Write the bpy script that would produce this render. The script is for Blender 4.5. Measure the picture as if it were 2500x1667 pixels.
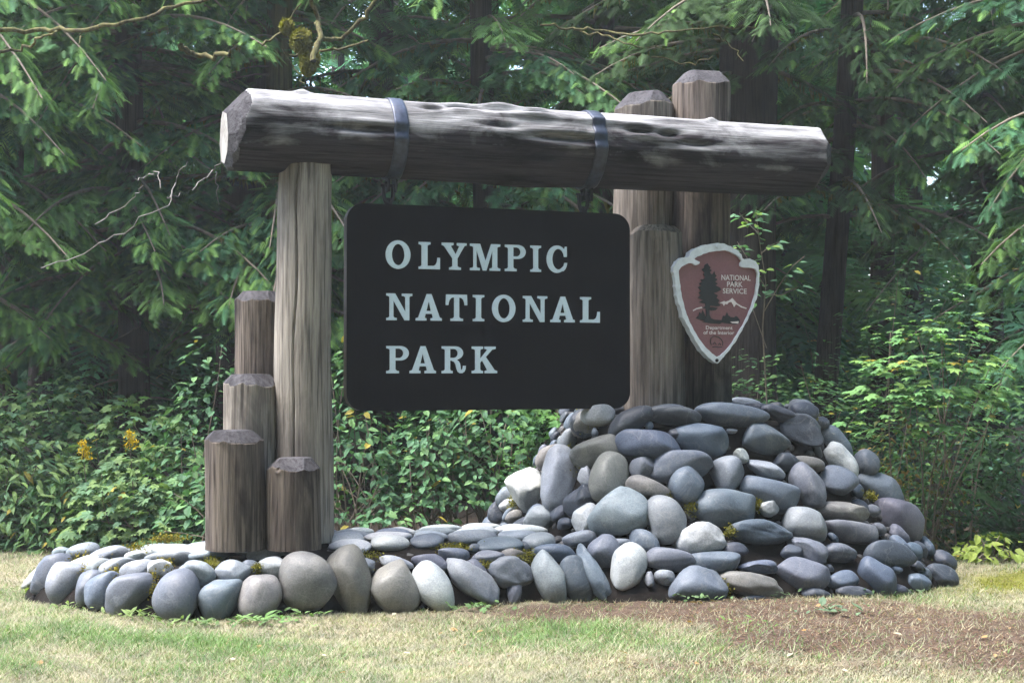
import bpy, math, random
import numpy as np
from mathutils import Vector, Matrix
from mathutils.geometry import tessellate_polygon

rad = math.radians
SC = bpy.context.scene
COL = SC.collection
for o in list(bpy.data.objects):
    bpy.data.objects.remove(o)

# ------------------------------------------------------------------ camera, sky, sun, exposure
EYE = 1.6
FPX = 3472.0                     # focal length in photo pixels (50 mm on 36 mm)
HORIZON = 904.0
PITCH = math.atan((HORIZON - 833.5) / FPX)
cam_d = bpy.data.cameras.new('camera')
cam_d.lens = 50; cam_d.sensor_width = 36; cam_d.clip_start = 0.1; cam_d.clip_end = 500
cam = bpy.data.objects.new('camera', cam_d); COL.objects.link(cam)
cam.location = (0, 0, EYE); cam.rotation_euler = (rad(90) + PITCH, 0, 0)
SC.camera = cam

SUN_EL, SUN_AZ = 67.0, -96.0    # azimuth clockwise from +Y: the light comes from the upper left
w = bpy.data.worlds.new('World'); SC.world = w; w.use_nodes = True
nt = w.node_tree
sky = nt.nodes.new('ShaderNodeTexSky'); sky.sky_type = 'NISHITA'; sky.sun_disc = False
sky.sun_elevation = rad(SUN_EL); sky.sun_rotation = rad(SUN_AZ % 360)
sky.dust_density = 2.5; sky.air_density = 1.0
nt.links.new(sky.outputs[0], nt.nodes['Background'].inputs[0])
nt.nodes['Background'].inputs[1].default_value = 0.13
sl = bpy.data.lights.new('sun', 'SUN'); sl.energy = 1.1; sl.angle = rad(30); sl.color = (1, 0.98, 0.95)
so = bpy.data.objects.new('sun', sl); COL.objects.link(so)
sd = Vector((math.sin(rad(SUN_AZ)) * math.cos(rad(SUN_EL)), math.cos(rad(SUN_AZ)) * math.cos(rad(SUN_EL)), math.sin(rad(SUN_EL))))
so.rotation_euler = sd.to_track_quat('Z', 'Y').to_euler()
so.location = (-6, -4, 14)
SC.view_settings.view_transform = 'Standard'
SC.view_settings.look = 'None'
SC.view_settings.exposure = 3.4
SC.view_settings.gamma = 1
SC.render.engine = 'CYCLES'
SC.cycles.use_denoising = True
SC.cycles.max_bounces = 4
SC.cycles.diffuse_bounces = 2
SC.cycles.glossy_bounces = 1
SC.cycles.transmission_bounces = 2
SC.cycles.volume_bounces = 0
SC.cycles.use_light_tree = False
w.cycles.sampling_method = 'MANUAL'; w.cycles.sample_map_resolution = 256
SC.cycles.caustics_reflective = False
SC.cycles.caustics_refractive = False
SC.cycles.use_adaptive_sampling = True
SC.cycles.adaptive_threshold = 0.02

# ------------------------------------------------------------------ helpers
def tag(o, label, cat, group=None):
    o['label'] = label; o['category'] = cat
    if group: o['group'] = group
    return o
def kind(o, k):
    o['kind'] = k; return o
def empty(name, loc=(0, 0, 0)):
    o = bpy.data.objects.new(name, None); COL.objects.link(o); o.location = loc
    o.empty_display_size = 0.2
    return o
def wm(o):
    return (wm(o.parent) @ o.matrix_parent_inverse if o.parent else Matrix()) @ o.matrix_basis
def setpar(o, p):
    if p is not None:
        o.parent = p; o.matrix_parent_inverse = wm(p).inverted()
def mesh_np(name, V, F, mat, parent=None, smooth=True, tint=None, mats=None, midx=None):
    """V (n,3); F list of index arrays, or an (m,k) array."""
    me = bpy.data.meshes.new(name)
    V = np.asarray(V, dtype=np.float32)
    if isinstance(F, np.ndarray):
        m, k = F.shape
        me.vertices.add(len(V)); me.vertices.foreach_set('co', V.ravel())
        me.loops.add(m * k); me.loops.foreach_set('vertex_index', F.astype(np.int32).ravel())
        me.polygons.add(m)
        me.polygons.foreach_set('loop_start', np.arange(0, m * k, k, dtype=np.int32))
        me.polygons.foreach_set('loop_total', np.full(m, k, dtype=np.int32))
    else:
        me.from_pydata([tuple(map(float, v)) for v in V], [], [tuple(int(i) for i in f) for f in F])
    me.polygons.foreach_set('use_smooth', np.full(len(me.polygons), smooth))
    if tint is not None:
        a = me.color_attributes.new('tint', 'FLOAT_COLOR', 'POINT')
        c = np.ones((len(V), 4), dtype=np.float32); c[:, :3] = tint
        a.data.foreach_set('color', c.ravel())
    for mm in (mats or [mat]): me.materials.append(mm)
    if midx is not None: me.polygons.foreach_set('material_index', midx)
    me.update(); me.validate()
    o = bpy.data.objects.new(name, me); COL.objects.link(o)
    if parent is not None: setpar(o, parent)
    return o
def soup(name, tris, cols, mat, parent=None):
    """tris (n,3,3), cols (n,3) one colour for each triangle."""
    V = tris.reshape(-1, 3); F = np.arange(len(V)).reshape(-1, 3)
    return mesh_np(name, V, F, mat, parent, smooth=False, tint=np.repeat(cols, 3, axis=0))
def tube(pts, radii, seg=7, cap=True):
    """tube along a polyline; returns V, F (quads as (m,4))"""
    P = np.array(pts, dtype=float); n = len(P)
    R = np.broadcast_to(np.asarray(radii, dtype=float), (n,))
    T = np.gradient(P, axis=0); T /= np.linalg.norm(T, axis=1)[:, None] + 1e-9
    ref = np.array([0.31, 0.17, 0.93]) if abs(T[0][2]) < 0.8 else np.array([1.0, 0.1, 0.0])
    A = np.cross(T, ref); A /= np.linalg.norm(A, axis=1)[:, None] + 1e-9
    B = np.cross(T, A)
    th = np.linspace(0, 2 * np.pi, seg, endpoint=False)
    V = (P[:, None] + R[:, None, None] * (np.cos(th)[None, :, None] * A[:, None] + np.sin(th)[None, :, None] * B[:, None])).reshape(-1, 3)
    i = np.arange(n - 1)[:, None] * seg; j = np.arange(seg)[None]; j2 = (j + 1) % seg
    F = np.stack([i + j, i + j2, i + seg + j2, i + seg + j], -1).reshape(-1, 4)
    return V, F
class Acc:
    def __init__(s): s.V = []; s.F = []; s.n = 0
    def add(s, V, F):
        s.V.append(V); s.F.append(F + s.n); s.n += len(V)
    def build(s, name, mat, parent=None, smooth=True):
        return mesh_np(name, np.concatenate(s.V), np.concatenate(s.F), mat, parent, smooth)
def ray(px, py):
    x = (px - 1250) / FPX; v = (833.5 - py) / FPX
    c, s = math.cos(PITCH), math.sin(PITCH)
    y = c - v * s; z = s + v * c
    return np.array([x / y, 1.0, z / y])
def at(px, py, Y):
    d = ray(px, py); return np.array([d[0] * Y, Y, EYE + d[2] * Y])
def nrm(a): return a / (np.linalg.norm(a, axis=-1, keepdims=True) + 1e-9)
class SNoise:
    """cheap smooth noise: a sum of sines in random directions"""
    def __init__(s, seed, freq, n=7, gain=0.6, octs=1):
        r = np.random.default_rng(seed); s.t = []
        for o in range(octs):
            for k in range(n):
                d = r.normal(size=3); d /= np.linalg.norm(d)
                s.t.append((d * freq * (2 ** o) * r.uniform(.7, 1.3), r.uniform(0, 6.28), gain ** o / math.sqrt(n)))
    def __call__(s, V):
        return sum(a * np.sin(V @ d + p) for d, p, a in s.t)

# ------------------------------------------------------------------ materials
def newmat(name):
    m = bpy.data.materials.new(name); m.use_nodes = True
    n = m.node_tree.nodes; b = n['Principled BSDF']
    return m, m.node_tree, n, b
def mk(nt, t, **kw):
    n = nt.nodes.new(t)
    for k, v in kw.items():
        if k == 'inp':
            for i, x in v.items(): n.inputs[i].default_value = x
        else: setattr(n, k, v)
    return n
def ramp(nt, fac, stops):
    r = nt.nodes.new('ShaderNodeValToRGB')
    e = r.color_ramp.elements
    while len(e) < len(stops): e.new(0.5)
    for x, (p, c) in zip(e, stops):
        x.position = p; x.color = (*c, 1) if len(c) == 3 else c
    nt.links.new(fac, r.inputs[0]); return r
def mixc(nt, fac, a, b, mode='MIX'):
    m = nt.nodes.new('ShaderNodeMix'); m.data_type = 'RGBA'; m.blend_type = mode
    for s, v in ((0, fac), (6, a), (7, b)):
        if hasattr(v, 'is_output'): nt.links.new(v, m.inputs[s])
        elif s == 0: m.inputs[0].default_value = v
        else: m.inputs[s].default_value = (*v, 1)
    return m.outputs[2]
def coords(nt, scale=(1, 1, 1), rnd=True):
    tc = nt.nodes.new('ShaderNodeTexCoord'); mp = nt.nodes.new('ShaderNodeMapping')
    mp.inputs['Scale'].default_value = scale
    src = tc.outputs['Object']
    if rnd:
        oi = nt.nodes.new('ShaderNodeObjectInfo')
        ma = mk(nt, 'ShaderNodeMath', operation='MULTIPLY'); ma.inputs[1].default_value = 50
        nt.links.new(oi.outputs['Random'], ma.inputs[0])
        va = mk(nt, 'ShaderNodeVectorMath', operation='ADD')
        nt.links.new(src, va.inputs[0]); nt.links.new(ma.outputs[0], va.inputs[1]); src = va.outputs[0]
    nt.links.new(src, mp.inputs[0]); return mp.outputs[0]
def noise(nt, vec, scale, detail=6, rough=.6, out=0, dist=0):
    n = mk(nt, 'ShaderNodeTexNoise', inp={'Scale': scale, 'Detail': detail, 'Roughness': rough, 'Distortion': dist})
    nt.links.new(vec, n.inputs['Vector']); return n.outputs[out]
def bump(nt, b, h, strength, dist=.01, prev=None):
    n = mk(nt, 'ShaderNodeBump', inp={'Strength': strength, 'Distance': dist})
    nt.links.new(h, n.inputs['Height'])
    if prev: nt.links.new(prev, n.inputs['Normal'])
    nt.links.new(n.outputs[0], b.inputs['Normal']); return n.outputs[0]
def wood(name, light, mid, dark, stain=.5, rough=.85, upper_tone=None):
    m, t, n, b = newmat(name)
    v1 = coords(t, (9, 9, .8)); v2 = coords(t, (46, 46, 1.5)); v4 = coords(t, (150, 150, 3.5)); n4 = noise(t, v4, 1, 5, .65); v3 = coords(t, (3.2, 3.2, 1.3))
    n1 = noise(t, v1, 1, 8, .65); n2 = noise(t, v2, 1, 6, .6); n3 = noise(t, v3, 1, 5, .6, dist=.6)
    c1 = ramp(t, n1, [(.34, mid), (.60, light)]).outputs[0]
    streak = ramp(t, n2, [(.36, (1, 1, 1)), (.52, (0, 0, 0))]).outputs[0]
    f2 = mk(t, 'ShaderNodeMath', operation='MULTIPLY'); f2.inputs[1].default_value = .72; t.links.new(streak, f2.inputs[0])
    c2 = mixc(t, f2.outputs[0], c1, dark)
    fine = ramp(t, n4, [(.3, (.55, .55, .56)), (.5, (1, 1, 1)), (.7, (1.3, 1.28, 1.25))]).outputs[0]
    c2 = mixc(t, .8, c2, fine, 'MULTIPLY')
    st = ramp(t, n3, [(.50, (0, 0, 0)), (.66, (1, 1, 1))]).outputs[0]
    f3 = mk(t, 'ShaderNodeMath', operation='MULTIPLY'); f3.inputs[1].default_value = stain; t.links.new(st, f3.inputs[0])
    c3 = mixc(t, f3.outputs[0], c2, dark)
    if upper_tone:      # silver tone gaining toward the upper side, breaking up in streaks and blotches
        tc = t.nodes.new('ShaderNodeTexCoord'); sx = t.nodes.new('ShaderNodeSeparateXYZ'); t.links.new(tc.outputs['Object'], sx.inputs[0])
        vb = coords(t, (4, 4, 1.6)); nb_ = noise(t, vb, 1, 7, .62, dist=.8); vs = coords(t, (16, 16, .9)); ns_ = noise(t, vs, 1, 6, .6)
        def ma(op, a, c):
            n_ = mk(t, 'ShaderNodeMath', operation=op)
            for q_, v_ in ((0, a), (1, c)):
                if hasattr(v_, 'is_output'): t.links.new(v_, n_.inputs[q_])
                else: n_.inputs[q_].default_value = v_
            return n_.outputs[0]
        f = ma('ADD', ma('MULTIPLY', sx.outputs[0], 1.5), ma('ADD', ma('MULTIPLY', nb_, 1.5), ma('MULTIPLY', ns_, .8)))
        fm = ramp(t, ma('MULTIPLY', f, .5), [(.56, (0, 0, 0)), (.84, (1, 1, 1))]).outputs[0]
        c3 = mixc(t, fm, c3, mixc(t, .75, fine, upper_tone, 'MULTIPLY'))
    t.links.new(c3, b.inputs['Base Color']); b.inputs['Roughness'].default_value = rough
    b.inputs['Specular IOR Level'].default_value = .07
    p = bump(t, b, n2, .6, .014); p = bump(t, b, n4, .5, .006, p); bump(t, b, n1, .5, .02, p)
    return m
def plain(name, col, rough=.7, metal=0, var=.25, scale=30, bstr=.2, spec=.4):
    m, t, n, b = newmat(name)
    v = coords(t); n1 = noise(t, v, scale, 6, .65); n2 = noise(t, v, scale * .13, 4, .6)
    a = tuple(c * (1 - var) for c in col); d = tuple(min(1, c * (1 + var)) for c in col)
    c1 = ramp(t, n1, [(.3, a), (.7, d)]).outputs[0]
    c2 = ramp(t, n2, [(.35, tuple([1 - var] * 3)), (.65, (1, 1, 1))]).outputs[0]
    t.links.new(mixc(t, .7, c1, c2, 'MULTIPLY'), b.inputs['Base Color'])
    b.inputs['Roughness'].default_value = rough; b.inputs['Metallic'].default_value = metal
    b.inputs['Specular IOR Level'].default_value = spec
    bump(t, b, n1, bstr, .004)
    return m
def leafmat(name, transl=.35, rough=.5, spec=.3, gain=1.0):
    m, t, n, b = newmat(name)
    at_ = mk(t, 'ShaderNodeAttribute', attribute_name='tint')
    geo = t.nodes.new('ShaderNodeNewGeometry')
    v = coords(t, rnd=False); nn = noise(t, v, 5, 3, .5)
    var = ramp(t, nn, [(.3, (.78 * gain, .78 * gain, .8 * gain)), (.7, (1.2 * gain, 1.15 * gain, 1.0 * gain))]).outputs[0]
    c = mixc(t, 1.0, at_.outputs['Color'], var, 'MULTIPLY')
    t.links.new(c, b.inputs['Base Color']); b.inputs['Roughness'].default_value = rough
    b.inputs['Specular IOR Level'].default_value = spec
    tr = t.nodes.new('ShaderNodeBsdfTranslucent')
    t.links.new(mixc(t, 1.0, c, (1.1, 1.25, .7), 'MULTIPLY'), tr.inputs[0])
    ms = t.nodes.new('ShaderNodeMixShader'); ms.inputs[0].default_value = transl
    t.links.new(b.outputs[0], ms.inputs[1]); t.links.new(tr.outputs[0], ms.inputs[2])
    t.links.new(ms.outputs[0], n['Material Output'].inputs[0])
    return m
def stonemat():
    m, t, n, b = newmat('river_stone')
    oi = t.nodes.new('ShaderNodeObjectInfo')
    v = coords(t); big = noise(t, v, 5, 5, .6, dist=.5); fine = noise(t, v, 95, 5, .7); mid = noise(t, v, 22, 6, .65)
    c1 = ramp(t, big, [(.3, (.66, .68, .72)), (.55, (1, 1, 1)), (.75, (1.22, 1.2, 1.14))]).outputs[0]
    c = mixc(t, 1.0, oi.outputs['Color'], c1, 'MULTIPLY')
    sp = ramp(t, fine, [(.3, (.7, .7, .72)), (.5, (1, 1, 1)), (.72, (1.25, 1.24, 1.22))]).outputs[0]
    c = mixc(t, 1.0, c, sp, 'MULTIPLY')
    vw = noise(t, v, 3.0, 4, .55, dist=.7); vein = ramp(t, vw, [(.485, (0, 0, 0)), (.5, (1, 1, 1)), (.515, (0, 0, 0))]).outputs[0]
    fv = mk(t, 'ShaderNodeMath', operation='MULTIPLY'); fv.inputs[1].default_value = .14; t.links.new(vein, fv.inputs[0])
    c = mixc(t, fv.outputs[0], c, (.34, .34, .33))
    lich = ramp(t, mid, [(.66, (0, 0, 0)), (.74, (1, 1, 1))]).outputs[0]
    fl = mk(t, 'ShaderNodeMath', operation='MULTIPLY'); fl.inputs[1].default_value = .6; t.links.new(lich, fl.inputs[0])
    c = mixc(t, fl.outputs[0], c, (.30, .31, .28))
    stn = ramp(t, mid, [(.27, (1, 1, 1)), (.36, (0, 0, 0))]).outputs[0]
    fs = mk(t, 'ShaderNodeMath', operation='MULTIPLY'); fs.inputs[1].default_value = .5; t.links.new(stn, fs.inputs[0])
    c = mixc(t, fs.outputs[0], c, (.07, .06, .055))
    t.links.new(c, b.inputs['Base Color']); b.inputs['Roughness'].default_value = .5
    b.inputs['Specular IOR Level'].default_value = .22
    p = bump(t, b, mid, .35, .012); bump(t, b, fine, .35, .004, p)
    return m
def tintmat(name, rough=.9, extra=30):
    m, t, n, b = newmat(name)
    a = mk(t, 'ShaderNodeAttribute', attribute_name='tint')
    v = coords(t, rnd=False); n1 = noise(t, v, extra, 8, .7); n2 = noise(t, v, extra * .2, 5, .6)
    s1 = ramp(t, n1, [(.3, (.55, .52, .5)), (.7, (1.4, 1.4, 1.35))]).outputs[0]
    s2 = ramp(t, n2, [(.3, (.75, .75, .75)), (.7, (1.2, 1.2, 1.2))]).outputs[0]
    c = mixc(t, 1, mixc(t, 1, a.outputs['Color'], s1, 'MULTIPLY'), s2, 'MULTIPLY')
    t.links.new(c, b.inputs['Base Color']); b.inputs['Roughness'].default_value = rough
    b.inputs['Specular IOR Level'].default_value = .15
    bump(t, b, n1, .7, .03)
    return m

M_TAN = wood('wood_tan', (.285, .258, .222), (.165, .146, .125), (.038, .031, .029), .5)
M_BROWNW = wood('wood_brown', (.185, .162, .138), (.095, .080, .068), (.020, .016, .015), .6)
M_DARKW = wood('wood_dark', (.15, .125, .105), (.040, .031, .029), (.008, .0062, .0068), .95)
M_BEAM = wood('wood_silver', (.040, .035, .039), (.017, .0145, .017), (.005, .0043, .005), .95, upper_tone=(.072, .073, .080))
M_CAP = wood('wood_cut', (.070, .067, .072), (.042, .040, .044), (.014, .013, .015), .7)
def endmat():
    m, t, n, b = newmat('wood_end')
    v = coords(t); wv = mk(t, 'ShaderNodeTexWave', wave_type='RINGS', rings_direction='Z', inp={'Scale': 9.0, 'Distortion': 3.0, 'Detail': 4.0, 'Detail Scale': 2.0}); t.links.new(v, wv.inputs[0])
    n1 = noise(t, v, 7, 6, .65); n2 = noise(t, v, 70, 5, .6)
    c = mixc(t, .5, ramp(t, wv.outputs[1], [(.2, (.16, .145, .13)), (.7, (.30, .285, .26))]).outputs[0], ramp(t, n1, [(.35, (.12, .11, .105)), (.6, (.34, .33, .31))]).outputs[0])
    t.links.new(c, b.inputs['Base Color']); b.inputs['Roughness'].default_value = .9; b.inputs['Specular IOR Level'].default_value = .08
    bump(t, b, n2, .4, .004); return m
M_ENDG = endmat()
M_BARK = wood('bark', (.058, .046, .040), (.034, .027, .024), (.010, .008, .008), .5, .95)
M_BARKMOSS = wood('bark_mossy', (.13, .125, .05), (.075, .062, .038), (.025, .02, .016), .4, .95)
M_TWIG = plain('twig', (.16, .13, .10), .9, var=.4, scale=20)
M_PALETWIG = plain('pale_twig', (.20, .185, .165), .9, var=.4, scale=20)
M_STONE = stonemat()
M_STRAP = plain('strap_metal', (.035, .042, .062), .42, .5, .5, 18, .3)
M_IRON = plain('black_iron', (.02, .02, .022), .5, .6, .3, 30, .2)
def signmat():
    m, t, n, b = newmat('sign_paint')
    v = coords(t, (55, 55, .9)); a = noise(t, v, 1, 6, .6); g = coords(t, (2.2, 2.2, 3)); h = noise(t, g, 1, 6, .65); f = noise(t, coords(t), 160, 4, .6)
    c = ramp(t, h, [(.35, (.0026, .0023, .0032)), (.7, (.0050, .0045, .0056))]).outputs[0]
    run = ramp(t, a, [(.60, (0, 0, 0)), (.74, (1, 1, 1))]).outputs[0]; k = mk(t, 'ShaderNodeMath', operation='MULTIPLY'); k.inputs[1].default_value = .22; t.links.new(run, k.inputs[0])
    c = mixc(t, k.outputs[0], c, (.018, .0175, .019)); t.links.new(c, b.inputs['Base Color']); b.inputs['Roughness'].default_value = .58; b.inputs['Specular IOR Level'].default_value = .06
    p = bump(t, b, a, .25, .004); bump(t, b, f, .2, .002, p); return m
M_SIGN = signmat()
M_SIGNEDGE = plain('sign_edge', (.10, .085, .075), .7, 0, .3, 40, .3)
M_LETTER = plain('letter_paint', (.52, .63, .70), .6, 0, .06, 50, .1)
M_PWHITE = plain('plaque_white', (.56, .60, .63), .55, 0, .13, 22, .25)
M_PBROWN = plain('plaque_brown', (.18, .078, .084), .5, 0, .12, 60, .2)
M_PBLACK = plain('plaque_black', (.012, .014, .015), .6, 0, .2, 40, .2)
M_PTEXT = plain('plaque_text', (.62, .56, .54), .6, 0, .1, 40, .1)
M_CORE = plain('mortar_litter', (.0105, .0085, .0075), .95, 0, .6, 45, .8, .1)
M_MOSS = tintmat('moss', .95, 60)
M_HEM = leafmat('hemlock', .32, .65, .06)
M_LEAF = leafmat('broadleaf', .30, .58, .14)
M_GRASS = leafmat('grass', .25, .8, .1)
M_GROUND = tintmat('ground', .95, 28)

# ------------------------------------------------------------------ frame of the sign: u along it, v behind it
TH = rad(20)
U = np.array([math.cos(TH), math.sin(TH), 0.0]); NB = np.array([-math.sin(TH), math.cos(TH), 0.0])
S0 = at(1192, HORIZON, 10.5); S0[2] = 0
def uv(u, v, z=0.0): return S0 + U * u + NB * v + np.array([0, 0, z])
def to_uv(p):
    d = np.asarray(p)[..., :2] - S0[:2]
    return d @ U[:2], d @ NB[:2]
def on_plane(px, py, v=0.0):
    d = ray(px, py); o = np.array([0, 0, EYE]); q = S0 + NB * v
    k = np.dot(q - o, NB) / np.dot(d, NB); p = o + d * k
    return float(np.dot(p - S0, U)), float(p[2]), p

# ------------------------------------------------------------------ ground
def gauss(x, y, cx, cy, sx, sy): return np.exp(-((x - cx) / sx) ** 2 - ((y - cy) / sy) ** 2)
_gn = SNoise(11, 1.6, 8, .6, 3)
_gn2 = SNoise(12, 4.5, 8, .6, 2)
def ground_z(x, y):
    P = np.stack([x, y, np.zeros_like(x)], -1)
    far = np.clip((y - 13) / 20, 0, 1)
    return .018 * _gn(P) + far * (1.6 + .25 * _gn(P * .4))
def ground_mix(x, y):
    """weights: green grass, needle litter, moss, forest floor"""
    P = np.stack([x, y, np.zeros_like(x)], -1); n = _gn(P); n2 = _gn2(P)
    green = 1.0 * gauss(x, y, -1.6, 8.45, 1.2, .38) + .8 * gauss(x, y, .35, 8.9, .5, .5) + .6 * gauss(x, y, -3.3, 9.3, .8, .6) + .45 * gauss(x, y, .9, 8.2, .7, .4) + .5 * gauss(x, y, -2.6, 7.6, 1.2, .3)
    green = np.clip(green * (1 + .5 * n) + .30 * n2 + .12, 0, 1)
    lit = 1.3 * gauss(x, y, .7, 9.40, 1.9, .36) + 1.3 * gauss(x, y, 2.4, 9.35, 1.2, .85) + .9 * gauss(x, y, 3.4, 8.6, .9, 1.0) + .35 * gauss(x, y, 1.6, 8.2, 2.0, 1.2) + .6 * gauss(x, y, -.35, 8.35, .35, .25) + .5 * gauss(x, y, 1.6, 8.2, .4, .2) + .5 * gauss(x, y, 3, 7.6, 1.0, .5) + .35 * gauss(x, y, 1.5, 7.5, 1.0, .3)
    lit = np.clip(lit * (1 + .4 * n) + .22 * n2 - .06, 0, 1)
    moss = np.clip(1.2 * gauss(x, y, 3.9, 10.9, .7, .55) + .3 * n2 * gauss(x, y, 3.9, 10.9, 1, 1), 0, 1)
    forest = np.clip((y - 11.9 + .35 * n) / .9, 0, 1)
    return green, lit, moss, forest
def ground_col(x, y):
    g, l, m, f = ground_mix(x, y)
    c = np.array([.22, .195, .14])[None] * np.ones((len(x), 1))
    def mx(c, w_, t): return c * (1 - w_[:, None]) + np.array(t)[None] * w_[:, None]
    c = mx(c, g * .75, (.12, .16, .065)); c = mx(c, l, (.078, .055, .042)); c = mx(c, m, (.13, .135, .03)); c = mx(c, f, (.05, .038, .028))
    return c
def build_ground():
    xs = np.concatenate([np.linspace(-120, -7, 40), np.linspace(-6.8, 6.8, 240), np.linspace(7, 120, 40)])
    ys = np.concatenate([np.linspace(-120, 4, 40), np.linspace(4.2, 14, 180), np.linspace(14.3, 130, 70)])
    X, Y = np.meshgrid(xs, ys); x = X.ravel(); y = Y.ravel()
    z = ground_z(x, y) + np.where((np.abs(x) < 7) & (y > 4) & (y < 14), .006 * _gn2(np.stack([x * 4, y * 4, x * 0], -1)), 0)
    nx = len(xs); i = np.arange(len(ys) - 1)[:, None] * nx + np.arange(nx - 1)[None]; i = i.ravel()
    F = np.stack([i, i + 1, i + nx + 1, i + nx], -1)
    kind(mesh_np('ground', np.stack([x, y, z], -1), F, M_GROUND, tint=ground_col(x, y)), 'structure')
build_ground()

# ------------------------------------------------------------------ stone base: a heightfield core with a stone bedded at each place
BOUND = np.array([(-3.60, 10.62), (-3.50, 10.2), (-3.15, 9.72), (-2.72, 9.36), (-2.15, 9.16), (-1.7, 9.22), (-1.1, 9.46), (-.5, 9.62), (.2, 9.80), (.8, 9.90), (1.4, 10.1), (2.2, 10.6),
                  (2.0, 11.7), (.3, 11.35), (-1.0, 11.0), (-2.2, 10.72), (-3.0, 10.8), (-3.45, 10.82)])
def sdist(x, y):
    """inside distance to the platform outline (positive inside)"""
    P = np.stack([x, y], -1); best = np.full(x.shape, 1e9); ins = np.zeros(x.shape, bool)
    n = len(BOUND)
    for i in range(n):
        a = BOUND[i]; b = BOUND[(i + 1) % n]; ab = b - a
        t = np.clip(((P - a) @ ab) / (ab @ ab), 0, 1)
        best = np.minimum(best, np.linalg.norm(P - a - t[..., None] * ab, axis=-1))
        c = ((a[1] > y) != (b[1] > y)) & (x < (b[0] - a[0]) * (y - a[1]) / (b[1] - a[1] + 1e-12) + a[0])
        ins ^= c
    return np.where(ins, best, -best)
MU, MV, MTOP = 1.76, .36, 1.30
def mound_h(x, y):
    P = np.stack([x, y], -1); u, v = to_uv(P); du = np.abs(u - MU); dv = np.abs(v - MV); p = 3.1
    A_ = np.where(u < MU, 1.64, 2.0); At = np.where(u < MU, .92, 1.03)
    q = ((du / A_) ** p + (dv / 1.56) ** p) ** (1 / p); qt = ((du / At) ** p + (dv / .72) ** p) ** (1 / p)
    z = MTOP * np.clip((1 - q) / np.maximum((1 - q) + (qt - 1), 1e-6), 0, 1) ** .74
    return np.where(qt <= 1, MTOP, np.where(q >= 1, -.2, z))
def plat_h(x, y):
    d = sdist(x, y); top = np.interp(x, [-3.4, -2.4, -1.3, 1.5], [.27, .34, .42, .45])
    return np.where(d > 0, top * (1 - np.exp(-np.maximum(d, 0) / .14)), -.2)
_GX = np.arange(-4.4, 4.6, .012); _GY = np.arange(8.2, 13.6, .012)
_gx, _gy = np.meshgrid(_GX, _GY)
_GH = np.maximum(mound_h(_gx.ravel(), _gy.ravel()), plat_h(_gx.ravel(), _gy.ravel())).reshape(_gx.shape)
def base_h(x, y):
    i = np.clip((np.asarray(x) + 4.4) / .012, 0, len(_GX) - 1.01); j = np.clip((np.asarray(y) - 8.2) / .012, 0, len(_GY) - 1.01)
    i0 = i.astype(int); j0 = j.astype(int); fi = i - i0; fj = j - j0
    return (_GH[j0, i0] * (1 - fi) + _GH[j0, i0 + 1] * fi) * (1 - fj) + (_GH[j0 + 1, i0] * (1 - fi) + _GH[j0 + 1, i0 + 1] * fi) * fj
def bh(x, y): return float(base_h(np.array([x]), np.array([y]))[0])
def base_n(x, y, e=.06):
    nx = (bh(x + e, y) - bh(x - e, y)) / (2 * e); ny = (bh(x, y + e) - bh(x, y - e)) / (2 * e)
    n = np.array([-nx, -ny, 1.0]); return n / np.linalg.norm(n)
_ys = np.linspace(8.4, 13, 900)
def hit(px, py):
    d = ray(px, py); X = d[0] * _ys; Z = EYE + d[2] * _ys; H = np.maximum(base_h(X, _ys), 0.0)
    ok = np.nonzero((H >= Z) & (H > 0.01))[0]
    i = ok[0] if len(ok) else int(np.argmin(np.where(H > .02, Z - H, 9)))
    return np.array([X[i], _ys[i], Z[i]])

def ico(sub):
    import bmesh
    bm = bmesh.new(); bmesh.ops.create_icosphere(bm, subdivisions=sub, radius=1)
    V = np.array([v.co[:] for v in bm.verts]); F = np.array([[v.index for v in f.verts] for f in bm.faces]); bm.free()
    return V, F
ICO3 = ico(4); ICO2 = ico(3)
TONES = {'g': (.112, .134, .168), 'd': (.054, .064, .082), 'l': (.205, .228, .255), 'w': (.38, .40, .41), 't': (.155, .153, .145), 'p': (.115, .124, .152), 'b': (.085, .110, .150)}
rs = np.random.default_rng(5)
stones_base = empty('stone_base', (0.2, 10.3, 0))
tag(stones_base, 'low platform of rounded river stones rising into a tall stone mound at the right', 'stone base')
PLACED = []
def stone_shape(a, b, c, seed, ang=0.0, saddle=0.0, V0=None):
    r = np.random.default_rng(seed)
    V = V0.copy(); n1 = SNoise(seed, 1.7, 6); n2 = SNoise(seed + 1, 4.2, 6)
    p = r.uniform(.80, .98); W = np.sign(V) * np.abs(V) ** p; W /= np.maximum(np.linalg.norm(W, axis=1), 1e-6)[:, None] ** .55
    W = W * (1 + .15 * n1(V) + (.05 + .06 * ang) * n2(V))[:, None]
    e = r.uniform(-.22, .22); W[:, 1] *= 1 + e * W[:, 0]
    W[:, 0] *= 1 + r.uniform(-.15, .15) * W[:, 1]
    if saddle: W[:, 1] -= saddle * (1 - 2.2 * W[:, 0] ** 2) * (W[:, 1] > 0) * W[:, 1]
    for k in range(int(r.integers(3, 6)) + int(ang * 7)):
        nn = r.normal(size=3); nn /= np.linalg.norm(nn); dd = r.uniform(.62, .88)
        ex = np.maximum(W @ nn - dd, 0); W -= ex[:, None] * nn * (.55 + .42 * min(1, ang))
    s = np.abs(W).max(axis=0); W /= s
    if ang > .2: W += .018 * np.stack([SNoise(seed + 7 + i, 11, 6, .6, 2)(V) for i in range(3)], -1)
    return W * np.array([a, b, c])
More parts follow.
